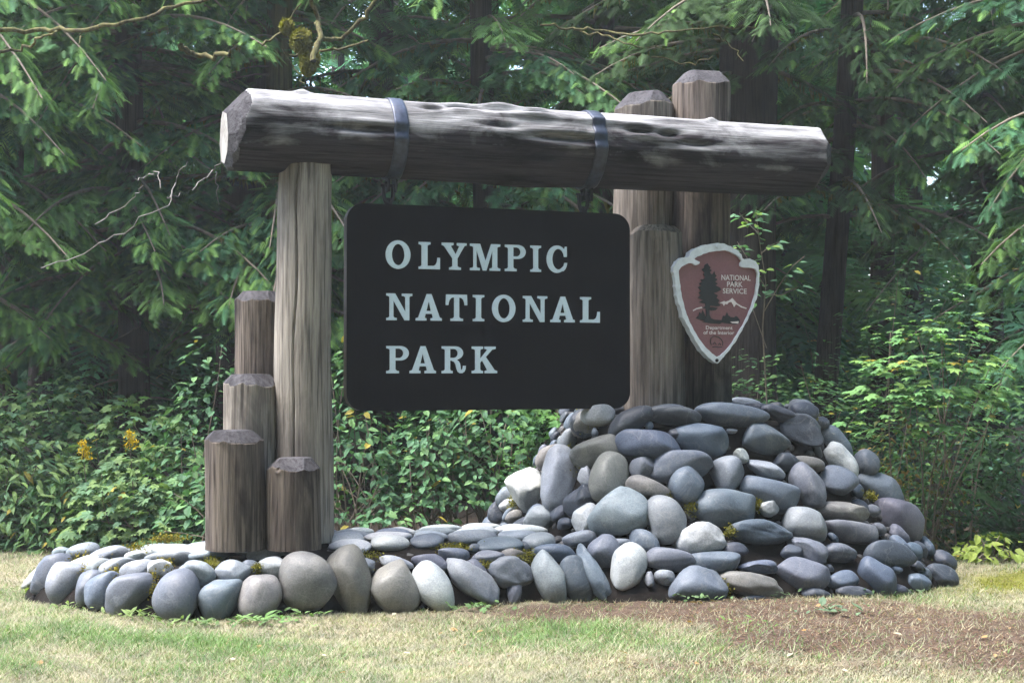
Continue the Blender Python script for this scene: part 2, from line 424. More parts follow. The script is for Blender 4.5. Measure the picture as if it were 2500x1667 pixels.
def put_stone(center, n, a, b, c, rot, tone, seed, ang=0.0, saddle=0.0, upref=None, big=True):
    V0, F0 = ICO3 if big else ICO2
    V = stone_shape(a, b, c, seed, ang, saddle, V0)
    rx = np.array([1.0, 0, 0]); rx = rx - n * (rx @ n); rx /= np.linalg.norm(rx); uy = np.cross(n, rx)
    cr, sr = math.cos(rot), math.sin(rot)
    ax = rx * cr + uy * sr; ay = -rx * sr + uy * cr
    W = V @ np.stack([ax, ay, n])
    o = mesh_np('stone', W, F0, M_STONE)
    o.location = center; setpar(o, stones_base)
    k = TONES[tone]; j = rs.uniform(.86, 1.16); h = rs.normal(0, .02, 3)
    o.color = (*[float(np.clip(k[i] * (j + h[i]) * .85, .02, .8)) for i in range(3)], 1)
    PLACED.append((center[0], center[1], center[2], max(a, b)))
    return o
# traced stones: x, y, half width, half height, turn in degrees (counterclockwise), tone, angularity, saddle
S_MOUND = [(60,330,70,80,10,'d',.3),(150,290,95,50,-5,'w',.2),(340,318,135,70,22,'d',.1),(615,290,150,50,-2,'d',0),(955,282,200,52,-3,'g',0),(1060,216,95,22,0,'g',0),(1265,275,122,42,-8,'d',.4),(1400,262,85,42,0,'d',.1),(1500,330,52,45,0,'d',.5),
 (130,490,152,85,8,'t',.1),(440,445,178,85,-5,'b',0,.25),(790,422,166,84,-14,'b',0),(1150,420,150,76,-5,'g',0),(1390,375,130,85,-25,'d',.9),(1600,452,120,56,-38,'g',0),
 (455,342,25,25,0,'g',0),(127,385,19,27,0,'l',0),(958,377,30,15,0,'l',0),(1012,522,46,36,-20,'w',.6),
 (228,672,118,142,-12,'t',0),(415,598,78,68,0,'p',0),(655,582,182,82,9,'g',.1,.2),(932,615,92,108,-22,'l',0),(1170,610,110,46,-15,'l',.3),(1415,577,118,42,4,'t',0),(1630,570,120,52,-42,'w',.8),(1772,572,70,72,-10,'g',0),(70,650,40,62,0,'w',.4),(62,785,70,68,15,'d',.4),
 (460,735,126,62,-12,'t',.2),(705,716,112,102,0,'g',.1),(1195,748,172,86,-5,'g',0,.3),(1425,715,88,128,24,'p',.5),(1605,690,116,76,-3,'g',0),(1875,722,152,80,-8,'g',.1),
 (75,895,95,74,14,'w',.6),(270,884,168,122,14,'l',.1),(555,937,108,145,5,'l',.1),(898,832,202,98,4,'g',.2),(1180,845,60,45,0,'w',.5),(1400,932,128,92,-18,'l',.2),(1650,862,168,50,4,'t',.4),(1685,978,156,56,-3,'p',.1),(1955,905,146,104,0,'p',0),
 (790,1026,155,82,6,'w',.5),(1150,990,192,60,4,'b',.4),(190,1092,86,86,-20,'g',.2),(430,1050,96,56,-42,'g',.1),(50,1030,100,40,-4,'l',0),(290,1052,60,24,0,'l',0),(1420,1096,118,60,-35,'p',.9),(1605,1112,96,50,-3,'p',.3),(1900,1124,146,66,0,'d',.1),(2130,1075,48,75,0,'b',.3),
 (595,1158,140,62,-4,'p',0),(850,1170,146,54,8,'g',0),(1120,1196,112,32,2,'b',.7),(1380,1240,150,86,-4,'p',0),(325,1208,92,138,-22,'w',.2),(545,1262,58,42,-20,'l',.1),(455,1265,28,45,0,'l',.3),(1550,1205,26,19,0,'d',0),(1850,1258,118,88,-15,'b',.1,.3),(1960,1215,30,16,0,'b',0),(2080,1190,42,27,0,'d',0),(2225,1250,100,60,-6,'d',0),(2085,1288,82,46,0,'b',0),(1625,1277,94,50,10,'b',.1),
 (735,1312,164,112,8,'g',.6),(1085,1312,182,66,-6,'t',.4),(45,1280,66,114,14,'g',.1),(128,1240,66,172,24,'g',.4),(2245,1170,72,55,0,'d',.1),(1320,1110,60,40,0,'d',.2),(980,1100,70,40,0,'d',.2),(640,390,60,30,0,'d',.2),(1290,560,70,45,0,'d',.2),(1700,1350,110,40,0,'d',.1),(1130,1400,120,35,0,'d',.1),(1960,1340,90,35,0,'d',.1),(1480,1370,90,40,0,'d',.1)]
S_LEFT = [(1625,345,80,85,12,'t',.3),(1535,450,50,70,-35,'l',.1),(1490,470,30,35,0,'l',.1),(1415,568,100,62,38,'t',.1),(1290,765,112,150,18,'w',.4),(1478,725,104,205,-12,'l',.25),(1140,820,62,58,20,'l',.2),(1150,868,48,36,10,'w',.4),(1075,920,50,68,-10,'d',.2),(1188,945,56,32,5,'t',.1),(1355,948,118,62,-10,'l',.3),(1598,842,108,80,20,'d',.2),
 (425,1398,130,152,25,'t',.15),(662,1386,100,170,35,'w',.15),(920,1345,180,84,-32,'l',.5),(1150,1298,142,80,6,'p',.35),(1195,1420,42,74,0,'p',.3),(1415,1352,92,160,24,'l',.1),(1590,1350,84,126,18,'g',.1),
 (662,1242,112,52,-14,'p',0),(1020,1210,100,44,6,'p',.1),(1455,1176,132,52,-2,'b',.1),(950,1272,66,44,-25,'p',.3),(250,1256,62,38,-5,'l',.1),(430,1236,102,38,-10,'l',.1),(790,1186,98,35,2,'g',0),(1185,1185,70,38,0,'t',0)]
S_FRONT = [(310,386,140,88,38,'p',0),(428,432,100,132,-22,'l',.1),(562,480,78,100,-15,'p',.2),(636,512,88,118,-16,'g',.1),(812,532,165,104,42,'p',.15),(1114,546,132,154,-4,'p',0),(1378,566,112,142,-18,'g',.2,.2),(1652,530,122,144,-14,'t',.15),(1950,472,166,176,0,'t',0),(2240,452,128,186,18,'t',.1),
 (1020,364,70,56,0,'w',.4),(1242,382,122,84,-8,'l',.25),(1482,386,106,66,-4,'l',.15),(1742,352,96,54,0,'w',.4),(1585,345,56,40,0,'l',.2),(860,382,108,56,24,'l',.2),(735,348,108,42,28,'l',.1),(632,348,70,40,25,'l',.1),(700,282,130,44,16,'l',.1),(518,252,98,58,22,'l',.1),(862,286,62,30,0,'w',.1),(395,255,52,30,15,'l',.1),(1075,290,135,36,4,'l',0)]
def trace(lst, ox, oy, sc):
    for i, s in enumerate(lst):
        px, py = ox + s[0] / sc, oy + s[1] / sc
        p = hit(px, py); n = base_n(p[0], p[1])
        n = n + np.array([0, -.45, .12]); n /= np.linalg.norm(n)
        k = p[1] / FPX / sc
        a, b = s[2] * k * 1.2, s[3] * k * 1.27
        c = .80 * min(a, b) + .18 * max(a, b); c = min(c, .22)
        put_stone(p - n * c * .08, n, a, b, c, rad(s[4]), s[5], 100 + int(s[0]) + int(s[1]) * 3, max(s[6], .17), s[7] if len(s) > 7 else 0.0)
trace(S_MOUND, 1400, 900, 2.476); trace(S_LEFT, 800, 900, 2.613); trace(S_FRONT, 0, 1250, 2.613)
N_TRACED = len(PLACED)
POSTS = []      # filled below: (x, y, r)

# ------------------------------------------------------------------ log posts
def facets(seed, n, r, ztop, bev):
    q = np.random.default_rng(seed); out = []
    for k in range(n):
        out.append((2 * math.pi * (k + q.uniform(-.18, .18)) / n, ztop - bev * q.uniform(.75, 1.15), r * q.uniform(.965, .99), q.uniform(.75, 1.15)))
    return out
def log_post(label, x, y, z0, z1, r0, r1, mat, seed, bev=.075, capped=True, crack=None, nphi=112, capmat=None, group=None):
    root = empty('log_post', (x, y, z0)); tag(root, label, 'log post', group)
    H = z1 - z0; fz = bev * 1.5
    zs = np.concatenate([np.linspace(0, H - fz, max(12, int(H / .05))), np.linspace(H - fz, H, 26)[1:]]) if capped else np.linspace(0, H, max(12, int(H / .04)))
    ph = np.linspace(0, 2 * np.pi, nphi, endpoint=False)
    PH, ZS = np.meshgrid(ph, zs)
    base = r0 + (r1 - r0) * ZS / H
    n1 = SNoise(seed, 1.0, 6); n2 = SNoise(seed + 3, 1.0, 9)
    A = np.stack([np.cos(PH) * 2.2, np.sin(PH) * 2.2, ZS * 1.4], -1); B = np.stack([np.cos(PH) * 9, np.sin(PH) * 9, ZS * 2.0], -1)
    R = base * (1 + .03 * n1(A) + .014 * n2(B))
    for kk, rr_ in enumerate(np.random.default_rng(seed + 50).random((7, 4))):      # drying checks and knots
        pk, zk_ = rr_[0] * 6.28, rr_[1] * H; dd_ = np.abs((PH - pk - .04 * np.sin(ZS * 5 + kk) + np.pi) % (2 * np.pi) - np.pi) * base
        if kk < 5: R = R - .014 * np.clip(1 - dd_ / .008, 0, 1) * np.clip(1 - np.abs(ZS - zk_) / (.12 + .35 * rr_[2]), 0, 1)
        else: R = R + .016 * np.exp(-(dd_ / .03) ** 2 - ((ZS - zk_) / .04) ** 2) - .03 * np.exp(-(dd_ / .012) ** 2 - ((ZS - zk_) / .016) ** 2)
    if crack:
        pc, zc0, zc1, dep = crack
        wob = pc + .035 * np.sin(ZS * 3.1 + seed) + .02 * np.sin(ZS * 7.7) + .05 * (ZS / H)
        d = np.abs((PH - wob + np.pi) % (2 * np.pi) - np.pi) * base
        R = R - dep * np.clip(1 - d / .0085, 0, 1) * np.clip((ZS - zc0) / .1, 0, 1) * np.clip((zc1 - ZS) / .1, 0, 1)
    cap = np.zeros(R.shape, bool)
    if capped:
        lim = np.full(R.shape, 9.0)
        for (p, zk, dk, m) in facets(seed, 9, r1, H, bev):
            c = np.cos(PH - p); l = np.where(c > .25, (dk - np.maximum(ZS - zk, 0) * m) / np.maximum(c, .25), 9.0)
            l = np.where(ZS > zk - .004, l, 9.0); lim = np.minimum(lim, l)
        cap = lim < R; R = np.minimum(R, lim)
    X = R * np.cos(PH) + .010 * np.sin(ZS * 1.9 + seed) + .004 * np.sin(ZS * 5.3 + seed * 2); Y = R * np.sin(PH) + .008 * np.sin(ZS * 2.3 + seed * 3)
    V = np.stack([X, Y, ZS], -1).reshape(-1, 3); n = nphi; m = len(zs)
    i = np.arange(m - 1)[:, None] * n; j = np.arange(n)[None]; j2 = (j + 1) % n
    F = np.stack([i + j, i + j2, i + n + j2, i + n + j], -1).reshape(-1, 4)
    cm = cap.reshape(-1)[F].sum(1) >= 3 if capped else np.zeros(len(F), bool)
    sh = mesh_np('shaft', V, F[~cm], mat); sh.location = (x, y, z0); setpar(sh, root)
    # the flat top is a fan of its own, a little uneven
    top = np.concatenate([V[-n:], [[0, 0, H + (.006 if capped else 0)]]])
    tf = np.stack([np.arange(n), (np.arange(n) + 1) % n, np.full(n, n)], -1)
    if capped:
        o = mesh_np('chamfered_top', np.concatenate([V, [[0, 0, H + .006]]]), [tuple(f) for f in F[cm]] + [(int(len(V) - n + k), int(len(V) - n + (k + 1) % n), len(V)) for k in range(n)], capmat or M_CAP, smooth=False)
        o.location = (x, y, z0); setpar(o, root)
    POSTS.append((x, y, max(r0, r1)))
    return root
def xy(px, Y): return ((px - 1250) / FPX) * Y, Y
pm = on_plane(744, HORIZON)[2]
BEAM_Z = on_plane(560, 316)[1]; BEAM_R = .288
ztp = lambda py, Y: EYE + ray(1250, py)[2] * Y
log_post('tallest pale log post with a long crack, carrying the left end of the beam', pm[0], pm[1], .40, BEAM_Z - .1, .205, .186, M_TAN, 21, capped=False, crack=(-1.78, .35, 2.7, .035), nphi=190)
x_, y_ = xy(577, 9.62); log_post('dark front stump of log at the far left of the platform', x_, y_, .40, ztp(1050, 9.62), .205, .198, M_DARKW, 22)
x_, y_ = xy(722, 9.63); log_post('shortest dark stump of log in front of the tall cracked post', x_, y_, .40, ztp(1117, 9.63), .19, .183, M_DARKW, 23)
x_, y_ = xy(611, 10.02); log_post('middle-height pale stump between the front dark stump and the taller stump', x_, y_, .40, ztp(914, 10.02), .2, .193, M_TAN, 24, crack=(-1.75, .9, 1.6, .02))
x_, y_ = xy(637, 10.42); log_post('second tallest stump behind, standing left of the tall cracked post', x_, y_, .38, ztp(712, 10.42), .2, .192, M_DARKW, 25)
def by_plane(px, v):
    return on_plane(px, HORIZON, v)[2]
p_ = by_plane(1601, .17); log_post('pale chamfered log post right beside the hanging sign board', p_[0], p_[1], 1.24, ztp(553, p_[1]), .225, .21, M_BROWNW, 26, crack=(-1.75, .1, 1.45, .018), capmat=M_BROWNW, bev=.06)
p1 = by_plane(1573, .62); log_post('thick log post behind the beam with a low domed top', p1[0], p1[1], 1.24, ztp(228, p1[1]), .25, .24, M_BROWNW, 27, bev=.13)
p3 = by_plane(1712, .45); log_post('tallest dark log post behind the beam, bearing the arrowhead plaque', p3[0], p3[1], 1.24, ztp(177, p3[1]), .245, .232, M_DARKW, 28, bev=.11)

# ------------------------------------------------------------------ flat stones of the platform top, and stones round the back
def far_enough(p, r, k=.75):
    for q in PLACED:
        if (q[0] - p[0]) ** 2 + (q[1] - p[1]) ** 2 + (q[2] - p[2]) ** 2 < (k * (r + q[3])) ** 2: return False
    return True
def near_post(x, y, m): return any((x - a) ** 2 + (y - b) ** 2 < (c + m) ** 2 for a, b, c in POSTS)
seed = 4000; FLAT = []
for j, v in enumerate(np.arange(-1.5, 1.0, .175)):
    u = -3.9 + (j % 2) * .17
    while u < 2.4:
        a = rs.uniform(.135, .205); u += a
        q = uv(u, v + rs.uniform(-.02, .02)); u += a * .93
        x, y = q[0], q[1]
        d = float(sdist(np.array([x]), np.array([y]))[0])
        if d < .10: continue
        h = bh(x, y)
        if float(mound_h(np.array([x]), np.array([y]))[0]) > .30: continue
        n = base_n(x, y, .1)
        if any(((q[0] - s[0]) / (a + s[3] * .8)) ** 2 + ((q[1] - s[1]) / (.09 + s[3] * .55)) ** 2 < .5 for s in PLACED[:N_TRACED]): continue
        if near_post(x, y, -.03): continue
        seed += 1; b = rs.uniform(.088, .115)
        put_stone(np.array([x, y, h - .012]), n, a, b, rs.uniform(.045, .06), TH + rs.uniform(-.18, .18), rs.choice(list('glllww')), seed, rs.choice([0, 0, .15]), big=False)
for k in range(2500):       # small stones wedged into the gaps of the visible face
    if len(PLACED) > 262: break
    u = rs.uniform(-.3, 3.7); v = rs.uniform(-1.35, .9); q = uv(u, v); x, y = q[0], q[1]; h = bh(x, y)
    n = base_n(x, y); a = rs.uniform(.05, .12)
    if h < .05 or n[2] > .93 or not far_enough((x, y, h), a, .66): continue
    seed += 1; put_stone(np.array([x, y, h]) - n * a * .35, n, a, a * rs.uniform(.6, .9), a * .6, rs.uniform(-.6, .6), rs.choice(list('gdpdb')), seed, .2, big=False)
for k in range(4000):
    if len(PLACED) > 297: break
    u = rs.uniform(-4, 3.6); v = rs.uniform(-1.4, 2.1); q = uv(u, v); x, y = q[0], q[1]
    h = bh(x, y)
    if h < .04: continue
    n = base_n(x, y)
    vis = n @ (np.array([0, 0, EYE]) - np.array([x, y, h]))
    if vis > 0 and n[2] < .9 and .35 < x < 2.9: continue
    a = rs.uniform(.13, .2)
    if n[2] > .9: a = rs.uniform(.1, .15)
    if not far_enough((x, y, h), a, .62) or near_post(x, y, .02): continue
    seed += 1; b = a * rs.uniform(.6, .85); c = .06 if n[2] > .9 else b * .85
    put_stone(np.array([x, y, h]) - n * c * .25, n, a, b, c, rs.uniform(-.5, .5), rs.choice(list('ggdplb')), seed, rs.choice([0, 0, .3]), big=False)
def fill_stones():
    r = np.random.default_rng(91); Q = np.array(PLACED); a_ = Acc(); V0, F0 = ico(2); cnt = 0; own = []
    for k in range(26000):
        u = r.uniform(-3.9, 3.8); v = r.uniform(-1.6, 1.0); q = uv(u, v); x, y = q[0], q[1]; h = bh(x, y)
        if h < .02 or r.random() > .3: continue
        a = r.uniform(.02, .06); p = np.array([x, y, h])
        d = np.linalg.norm(Q[:, :3] - p, axis=1)
        if (d < .72 * Q[:, 3] + a * .45).any() or near_post(x, y, -.01): continue
        if own and (np.linalg.norm(np.array(own)[:, :3] - p, axis=1) < .75 * (np.array(own)[:, 3] + a)).any(): continue
        own.append((x, y, h, a)); n = base_n(x, y); V = stone_shape(a, a * r.uniform(.6, .95), a * .7, 7000 + k % 40, .3, 0, V0)
        rx = nrm(np.array([1.0, r.normal(0, .4), 0]) - n * n[0]); rx = nrm(rx - n * (rx @ n)); a_.add(V @ np.stack([rx, np.cross(n, rx), n]) + p - n * (a * .3 + .06), F0)
    o = a_.build('small_stones', M_STONE, stones_base); o.color = (.05, .05, .052, 1); kind(o, 'stuff'); return len(own)
fill_stones()
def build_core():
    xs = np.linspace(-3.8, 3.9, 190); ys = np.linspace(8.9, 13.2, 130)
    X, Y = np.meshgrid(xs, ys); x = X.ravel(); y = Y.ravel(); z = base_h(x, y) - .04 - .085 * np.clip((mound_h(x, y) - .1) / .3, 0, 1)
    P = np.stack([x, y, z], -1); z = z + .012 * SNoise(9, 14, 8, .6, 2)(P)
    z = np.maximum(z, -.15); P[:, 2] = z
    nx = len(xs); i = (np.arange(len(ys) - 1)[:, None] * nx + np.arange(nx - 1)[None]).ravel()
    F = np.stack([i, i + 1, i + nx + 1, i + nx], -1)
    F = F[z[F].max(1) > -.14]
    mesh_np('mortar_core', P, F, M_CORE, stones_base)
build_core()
def moss_patch(px, py, w_, h_, seed, col=(.30, .25, .035)):
    r = np.random.default_rng(seed); k = 420; T = []; C = []
    p0 = hit(px, py); sc = p0[1] / FPX
    for i in range(k):
        x = px + r.normal() * w_ * .55; y = py + r.normal() * h_ * .5
        p = hit(x, y) + np.array([0, -.03, .03]) * r.uniform(-.4, 1)
        d = r.normal(size=3) + np.array([0, -.4, .7]); d /= np.linalg.norm(d); s_ = np.cross(d, r.normal(size=3)); s_ /= np.linalg.norm(s_)
        l = r.uniform(.007, .018); T.append([p - s_ * l * .45, p + s_ * l * .45, p + d * l]); C.append(np.array(col) * r.uniform(.55, 1.25))
    o = soup('moss_patch', np.array(T), np.array(C), M_GRASS, stones_base); kind(o, 'stuff')
for i, (px, py, w_, h_) in enumerate([(205, 1375, 45, 30), (185, 1392, 26, 16), (280, 1410, 18, 34), (272, 1435, 14, 26), (330, 1342, 40, 10), (370, 1420, 12, 34), (400, 1380, 20, 12), (520, 1376, 22, 12), (880, 1362, 50, 12), (880, 1395, 18, 14),
                                      (1285, 1362, 34, 18), (1112, 1338, 34, 8), (1190, 1385, 30, 10), (1422, 1025, 18, 26), (1408, 1120, 12, 26), (1372, 1096, 16, 16), (1243, 1230, 20, 16), (1690, 1235, 18, 20), (1620, 1215, 16, 12), (1845, 1235, 12, 14), (1785, 1300, 14, 12), (1770, 1440, 14, 26), (1985, 1022, 12, 10), (1068, 1448, 10, 20), (2130, 1210, 18, 10), (630, 1390, 16, 8), (410, 1318, 40, 8)]):
    moss_patch(px, py, w_, h_, 600 + i, (.20, .17, .03) if px < 520 else (.17, .165, .035))

# ------------------------------------------------------------------ beam
UL = on_plane(548, 316)[0]; UR = on_plane(1998, 399)[0]; BL = UR - UL
beam_root = empty('log_beam', uv(UL, 0, BEAM_Z)); tag(beam_root, 'massive weathered log beam lying across the posts above the sign', 'log beam')
BM = Matrix(((0, -NB[0], U[0], 0), (0, -NB[1], U[1], 0), (1, 0, 0, 0), (0, 0, 0, 1)))
BMAT = Matrix.Translation(Vector(uv(UL, 0, BEAM_Z))) @ BM
fx = lambda X: on_plane(X * 1.063, 330)[0] - UL
KNOTS = [(fx(1040), 32, .035, .10), (fx(1135), 25, -.03, .16), (fx(1222), 34, .03, .08), (fx(1130), 70, .02, .14), (fx(1270), 84, .04, .22), (fx(1440), 62, .045, .09), (fx(1502), 66, .035, .08), (fx(1620), 20, -.02, .05), (fx(690), 12, -.018, .05),
         (fx(820), 88, .03, .22), (fx(1180), 48, -.02, .2), (fx(980), 42, .022, .09), (fx(1350), 50, -.016, .2), (fx(1560), 80, .02, .16), (fx(640), -40, .02, .2), (fx(900), -80, .03, .2), (fx(1400), -60, .03, .2), (fx(740), 150, .03, .2), (fx(1200), 170, .03, .2)]
_b1 = SNoise(31, 1, 7); _b2 = SNoise(32, 1, 9); _b3 = SNoise(33, 1, 8)
def beam_r(s, ph):
    A = np.stack([np.cos(ph) * 1.6, np.sin(ph) * 1.6, s * 2.1], -1); B = np.stack([np.cos(ph) * 5, np.sin(ph) * 5, s * 2.3], -1); C = np.stack([np.cos(ph) * 14, np.sin(ph) * 14, s * 3.5], -1)
    bumpy = np.interp(s, [0, 1.1, 1.7, 3.2, 3.9, BL], [.5, .6, 1.5, 1.3, .7, .4])
    R = BEAM_R * (1 + bumpy * (.022 * _b1(A) + .015 * _b2(B)) + .006 * _b3(C))
    R = R * np.interp(s, [0, .3, 1.2, BL], [1.0, 1.0, .975, .97])
    for (k, p, dep, ln) in KNOTS:
        dep = dep * 1.35
        dp = ((ph - rad(p) + np.pi) % (2 * np.pi) - np.pi) * BEAM_R
        R = R - dep * np.exp(-((s - k) / ln) ** 2 - (dp / .026) ** 2) + .45 * dep * np.exp(-((s - k) / (ln * 1.5)) ** 2 - ((dp - .055) / .035) ** 2) + .35 * abs(dep) * np.exp(-((s - k) / (ln * 1.2)) ** 2 - ((dp + .05) / .03) ** 2)
    return R
def build_beam():
    nphi = 168
    zs = np.concatenate([np.linspace(0, .26, 34), np.linspace(.26, BL - .25, 330)[1:], np.linspace(BL - .25, BL, 30)[1:]])
    ph = np.linspace(0, 2 * np.pi, nphi, endpoint=False); PH, ZS = np.meshgrid(ph, zs)
    R = beam_r(ZS, PH); lim = np.full(R.shape, 9.0); limR = lim.copy()
    q = np.random.default_rng(8)
    for k in range(8):
        p = 2 * math.pi * (k + q.uniform(-.15, .15)) / 8
        upw = .5 + .5 * math.cos(p - .25)
        zk = .06 + .075 * upw + q.uniform(-.015, .03); m = .5 + .4 * upw
        c = np.cos(PH - p); l = np.where((c > .25) & (ZS < zk), (BEAM_R * .99 - np.maximum(zk - ZS, 0) * m) / np.maximum(c, .25), 9.0); lim = np.minimum(lim, l)
        zk3 = zk * .48; l = np.where((c > .25) & (ZS < zk3), (BEAM_R * .99 - (zk - zk3) * m * .75 - np.maximum(zk3 - ZS, 0) * 1.5) / np.maximum(np.cos(PH - p - .3), .25), 9.0); lim = np.minimum(lim, np.where(np.cos(PH - p - .3) > .25, l, 9.0))
        zk2 = BL - .05 - .10 * (.5 - .5 * math.cos(p)) - q.uniform(0, .04)
        l2 = np.where((c > .25) & (ZS > zk2), (BEAM_R * .985 - np.maximum(ZS - zk2, 0) * .9) / np.maximum(c, .25), 9.0); limR = np.minimum(limR, l2)
    cap = (lim < R) | (limR < R); R = np.minimum(np.minimum(R, lim), limR)
    V = np.stack([R * np.cos(PH), R * np.sin(PH), ZS], -1).reshape(-1, 3); n = nphi; m = len(zs)
    i = np.arange(m - 1)[:, None] * n; j = np.arange(n)[None]; j2 = (j + 1) % n
    F = np.stack([i + j, i + j2, i + n + j2, i + n + j], -1).reshape(-1, 4); cm = cap.reshape(-1)[F].sum(1) >= 3
    def place(o): o.matrix_basis = BMAT; setpar(o, beam_root); return o
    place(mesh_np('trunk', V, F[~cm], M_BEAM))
    mid = F[:, 0] < n * (m // 2)
    place(mesh_np('hewn_end', V, F[cm & mid], M_CAP, smooth=False)); place(mesh_np('hewn_end', V, F[cm & ~mid], M_CAP, smooth=False))
    for ring, s_, nm in ((V[:n], -.006, 1), (V[-n:], .006, 0)):
        c = ring.mean(0) + np.array([0, 0, s_]); W = np.concatenate([ring, [c]])
        tf = np.stack([np.arange(n), (np.arange(n) + 1) % n, np.full(n, n)], -1)
        place(mesh_np('end_grain', W, tf[:, ::-1] if nm else tf, M_ENDG if nm else M_DARKW, smooth=False))
    for px in (955, 1432):
        s0 = on_plane(px, 330)[0] - UL; wd = .052
        ph2 = np.linspace(0, 2 * np.pi, 121)[:-1]; rings = []
        for (ds, dr) in ((-wd, -.01), (-wd, .009), (-wd * .8, .013), (wd * .8, .013), (wd, .009), (wd, -.01)):
            r_ = np.maximum(beam_r(np.full(120, s0 + ds), ph2), beam_r(np.full(120, s0), ph2)) + dr
            rings.append(np.stack([r_ * np.cos(ph2), r_ * np.sin(ph2), np.full(120, s0 + ds)], -1))
        W = np.concatenate(rings); i = np.arange(5)[:, None] * 120; j = np.arange(120)[None]
        FF = np.stack([i + j, i + (j + 1) % 120, i + 120 + (j + 1) % 120, i + 120 + j], -1).reshape(-1, 4)
        st = place(mesh_np('metal_strap', W, FF, M_STRAP))
        st['label'] = 'blue-grey metal strap wrapped round the beam'
        rb = float(beam_r(np.array([s0]), np.array([np.pi]))[0])
        # two plates under the beam with bolt heads
        for sg in (-1, 1):
            z0_, z1_ = -rb - .105, -rb + .05
            cx = [(z0_, -.045), (z1_, -.055), (z1_, .055), (z0_, .045)]
            Vp = np.array([[x, y, s0 + sg * .026 + dz] for dz in (-.007, .007) for (x, y) in cx])
            Fp = np.array([[0, 1, 2, 3], [7, 6, 5, 4], [0, 4, 5, 1], [1, 5, 6, 2], [2, 6, 7, 3], [3, 7, 4, 0]])
            hb = mesh_np('hanger_plate', Vp, Fp, M_IRON, smooth=False); place(hb)
            th = np.linspace(0, 2 * np.pi, 9)[:-1]
            Vb = np.concatenate([np.stack([-rb - .045 + .02 * k_ * np.cos(th), .02 * k_ * np.sin(th), np.full(8, s0 + sg * (.033 + e))], -1) for k_, e in ((1, 0), (1, .012), (.5, .018))])
            Fb = np.concatenate([np.stack([i_ * 8 + np.arange(8), i_ * 8 + (np.arange(8) + 1) % 8, i_ * 8 + 8 + (np.arange(8) + 1) % 8, i_ * 8 + 8 + np.arange(8)], -1) for i_ in (0, 1)])
            bo = mesh_np('bolt_head', Vb, Fb, M_IRON, smooth=False); bo.matrix_basis = BMAT; setpar(bo, hb)
build_beam()

# ------------------------------------------------------------------ flat outlines made solid
def prism(name, loops, depth, org, mat, parent, ex=U, ey=np.array([0, 0, 1.0]), en=-NB, bev=0.0, edge_mat=None):
    """loops: outer outline then holes, in (ex, ey) metres; back at org, front at org + en*depth"""
    allp = [p for l in loops for p in l]; N = len(allp)
    tri = tessellate_polygon([[Vector((p[0], p[1], 0)) for p in l] for l in loops])
    def w3(p, d): return org + ex * p[0] + ey * p[1] + en * d
    V = [w3(p, depth) for p in allp] + [w3(p, 0) for p in allp]; F = []; mi = []
    for t in tri:
        a, b, c = [allp[k] for k in t]
        if (b[0] - a[0]) * (c[1] - a[1]) - (b[1] - a[1]) * (c[0] - a[0]) < 0: t = (t[0], t[2], t[1])
        F.append(tuple(t)); F.append(tuple(N + k for k in reversed(t))); mi += [0, 0]
    o_ = 0
    for li, l in enumerate(loops):
        n = len(l); area = sum(l[k][0] * l[(k + 1) % n][1] - l[(k + 1) % n][0] * l[k][1] for k in range(n))
        ccw = (area > 0) == (li == 0)
        for k in range(n):
            a, b = o_ + k, o_ + (k + 1) % n
            F.append((a, N + a, N + b, b) if ccw else (b, N + b, N + a, a)); mi.append(1 if edge_mat else 0)
        o_ += n
    o = mesh_np(name, np.array(V), F, mat, None, smooth=False, mats=[mat, edge_mat] if edge_mat else None, midx=np.array(mi, dtype=np.int32) if edge_mat else None)
    if parent is not None: setpar(o, parent)
    return o
ST = .09
sa = on_plane(847, 497, -ST / 2); sb = on_plane(1538, 750, -ST / 2); zt = on_plane(1000, 501, -ST / 2)[1]; zb = on_plane(1000, 1002, -ST / 2)[1]
SU0, SU1 = sa[0], sb[0]
sign_root = empty('hanging_sign', uv((SU0 + SU1) / 2, 0, zb)); tag(sign_root, 'dark brown hanging sign board with pale raised lettering below the log beam', 'sign')
def rrect(x0, x1, y0, y1, r, n=9):
    out = []
    for cx, cy, a0 in ((x1 - r, y1 - r, 0), (x0 + r, y1 - r, 90), (x0 + r, y0 + r, 180), (x1 - r, y0 + r, 270)):
        for k in range(n):
            a = rad(a0 + 90 * k / (n - 1)); out.append((cx + r * math.cos(a), cy + r * math.sin(a)))
    return out
prism('sign_board', [rrect(SU0, SU1, zb, zt, .125)], ST, uv(0, ST / 2), M_SIGN, sign_root, edge_mat=M_SIGNEDGE)
def ell(cx, cy, rx, ry, a0, a1, n):
    return [(cx + rx * math.cos(rad(a0 + (a1 - a0) * k / (n - 1))), cy + ry * math.sin(rad(a0 + (a1 - a0) * k / (n - 1)))) for k in range(n)]
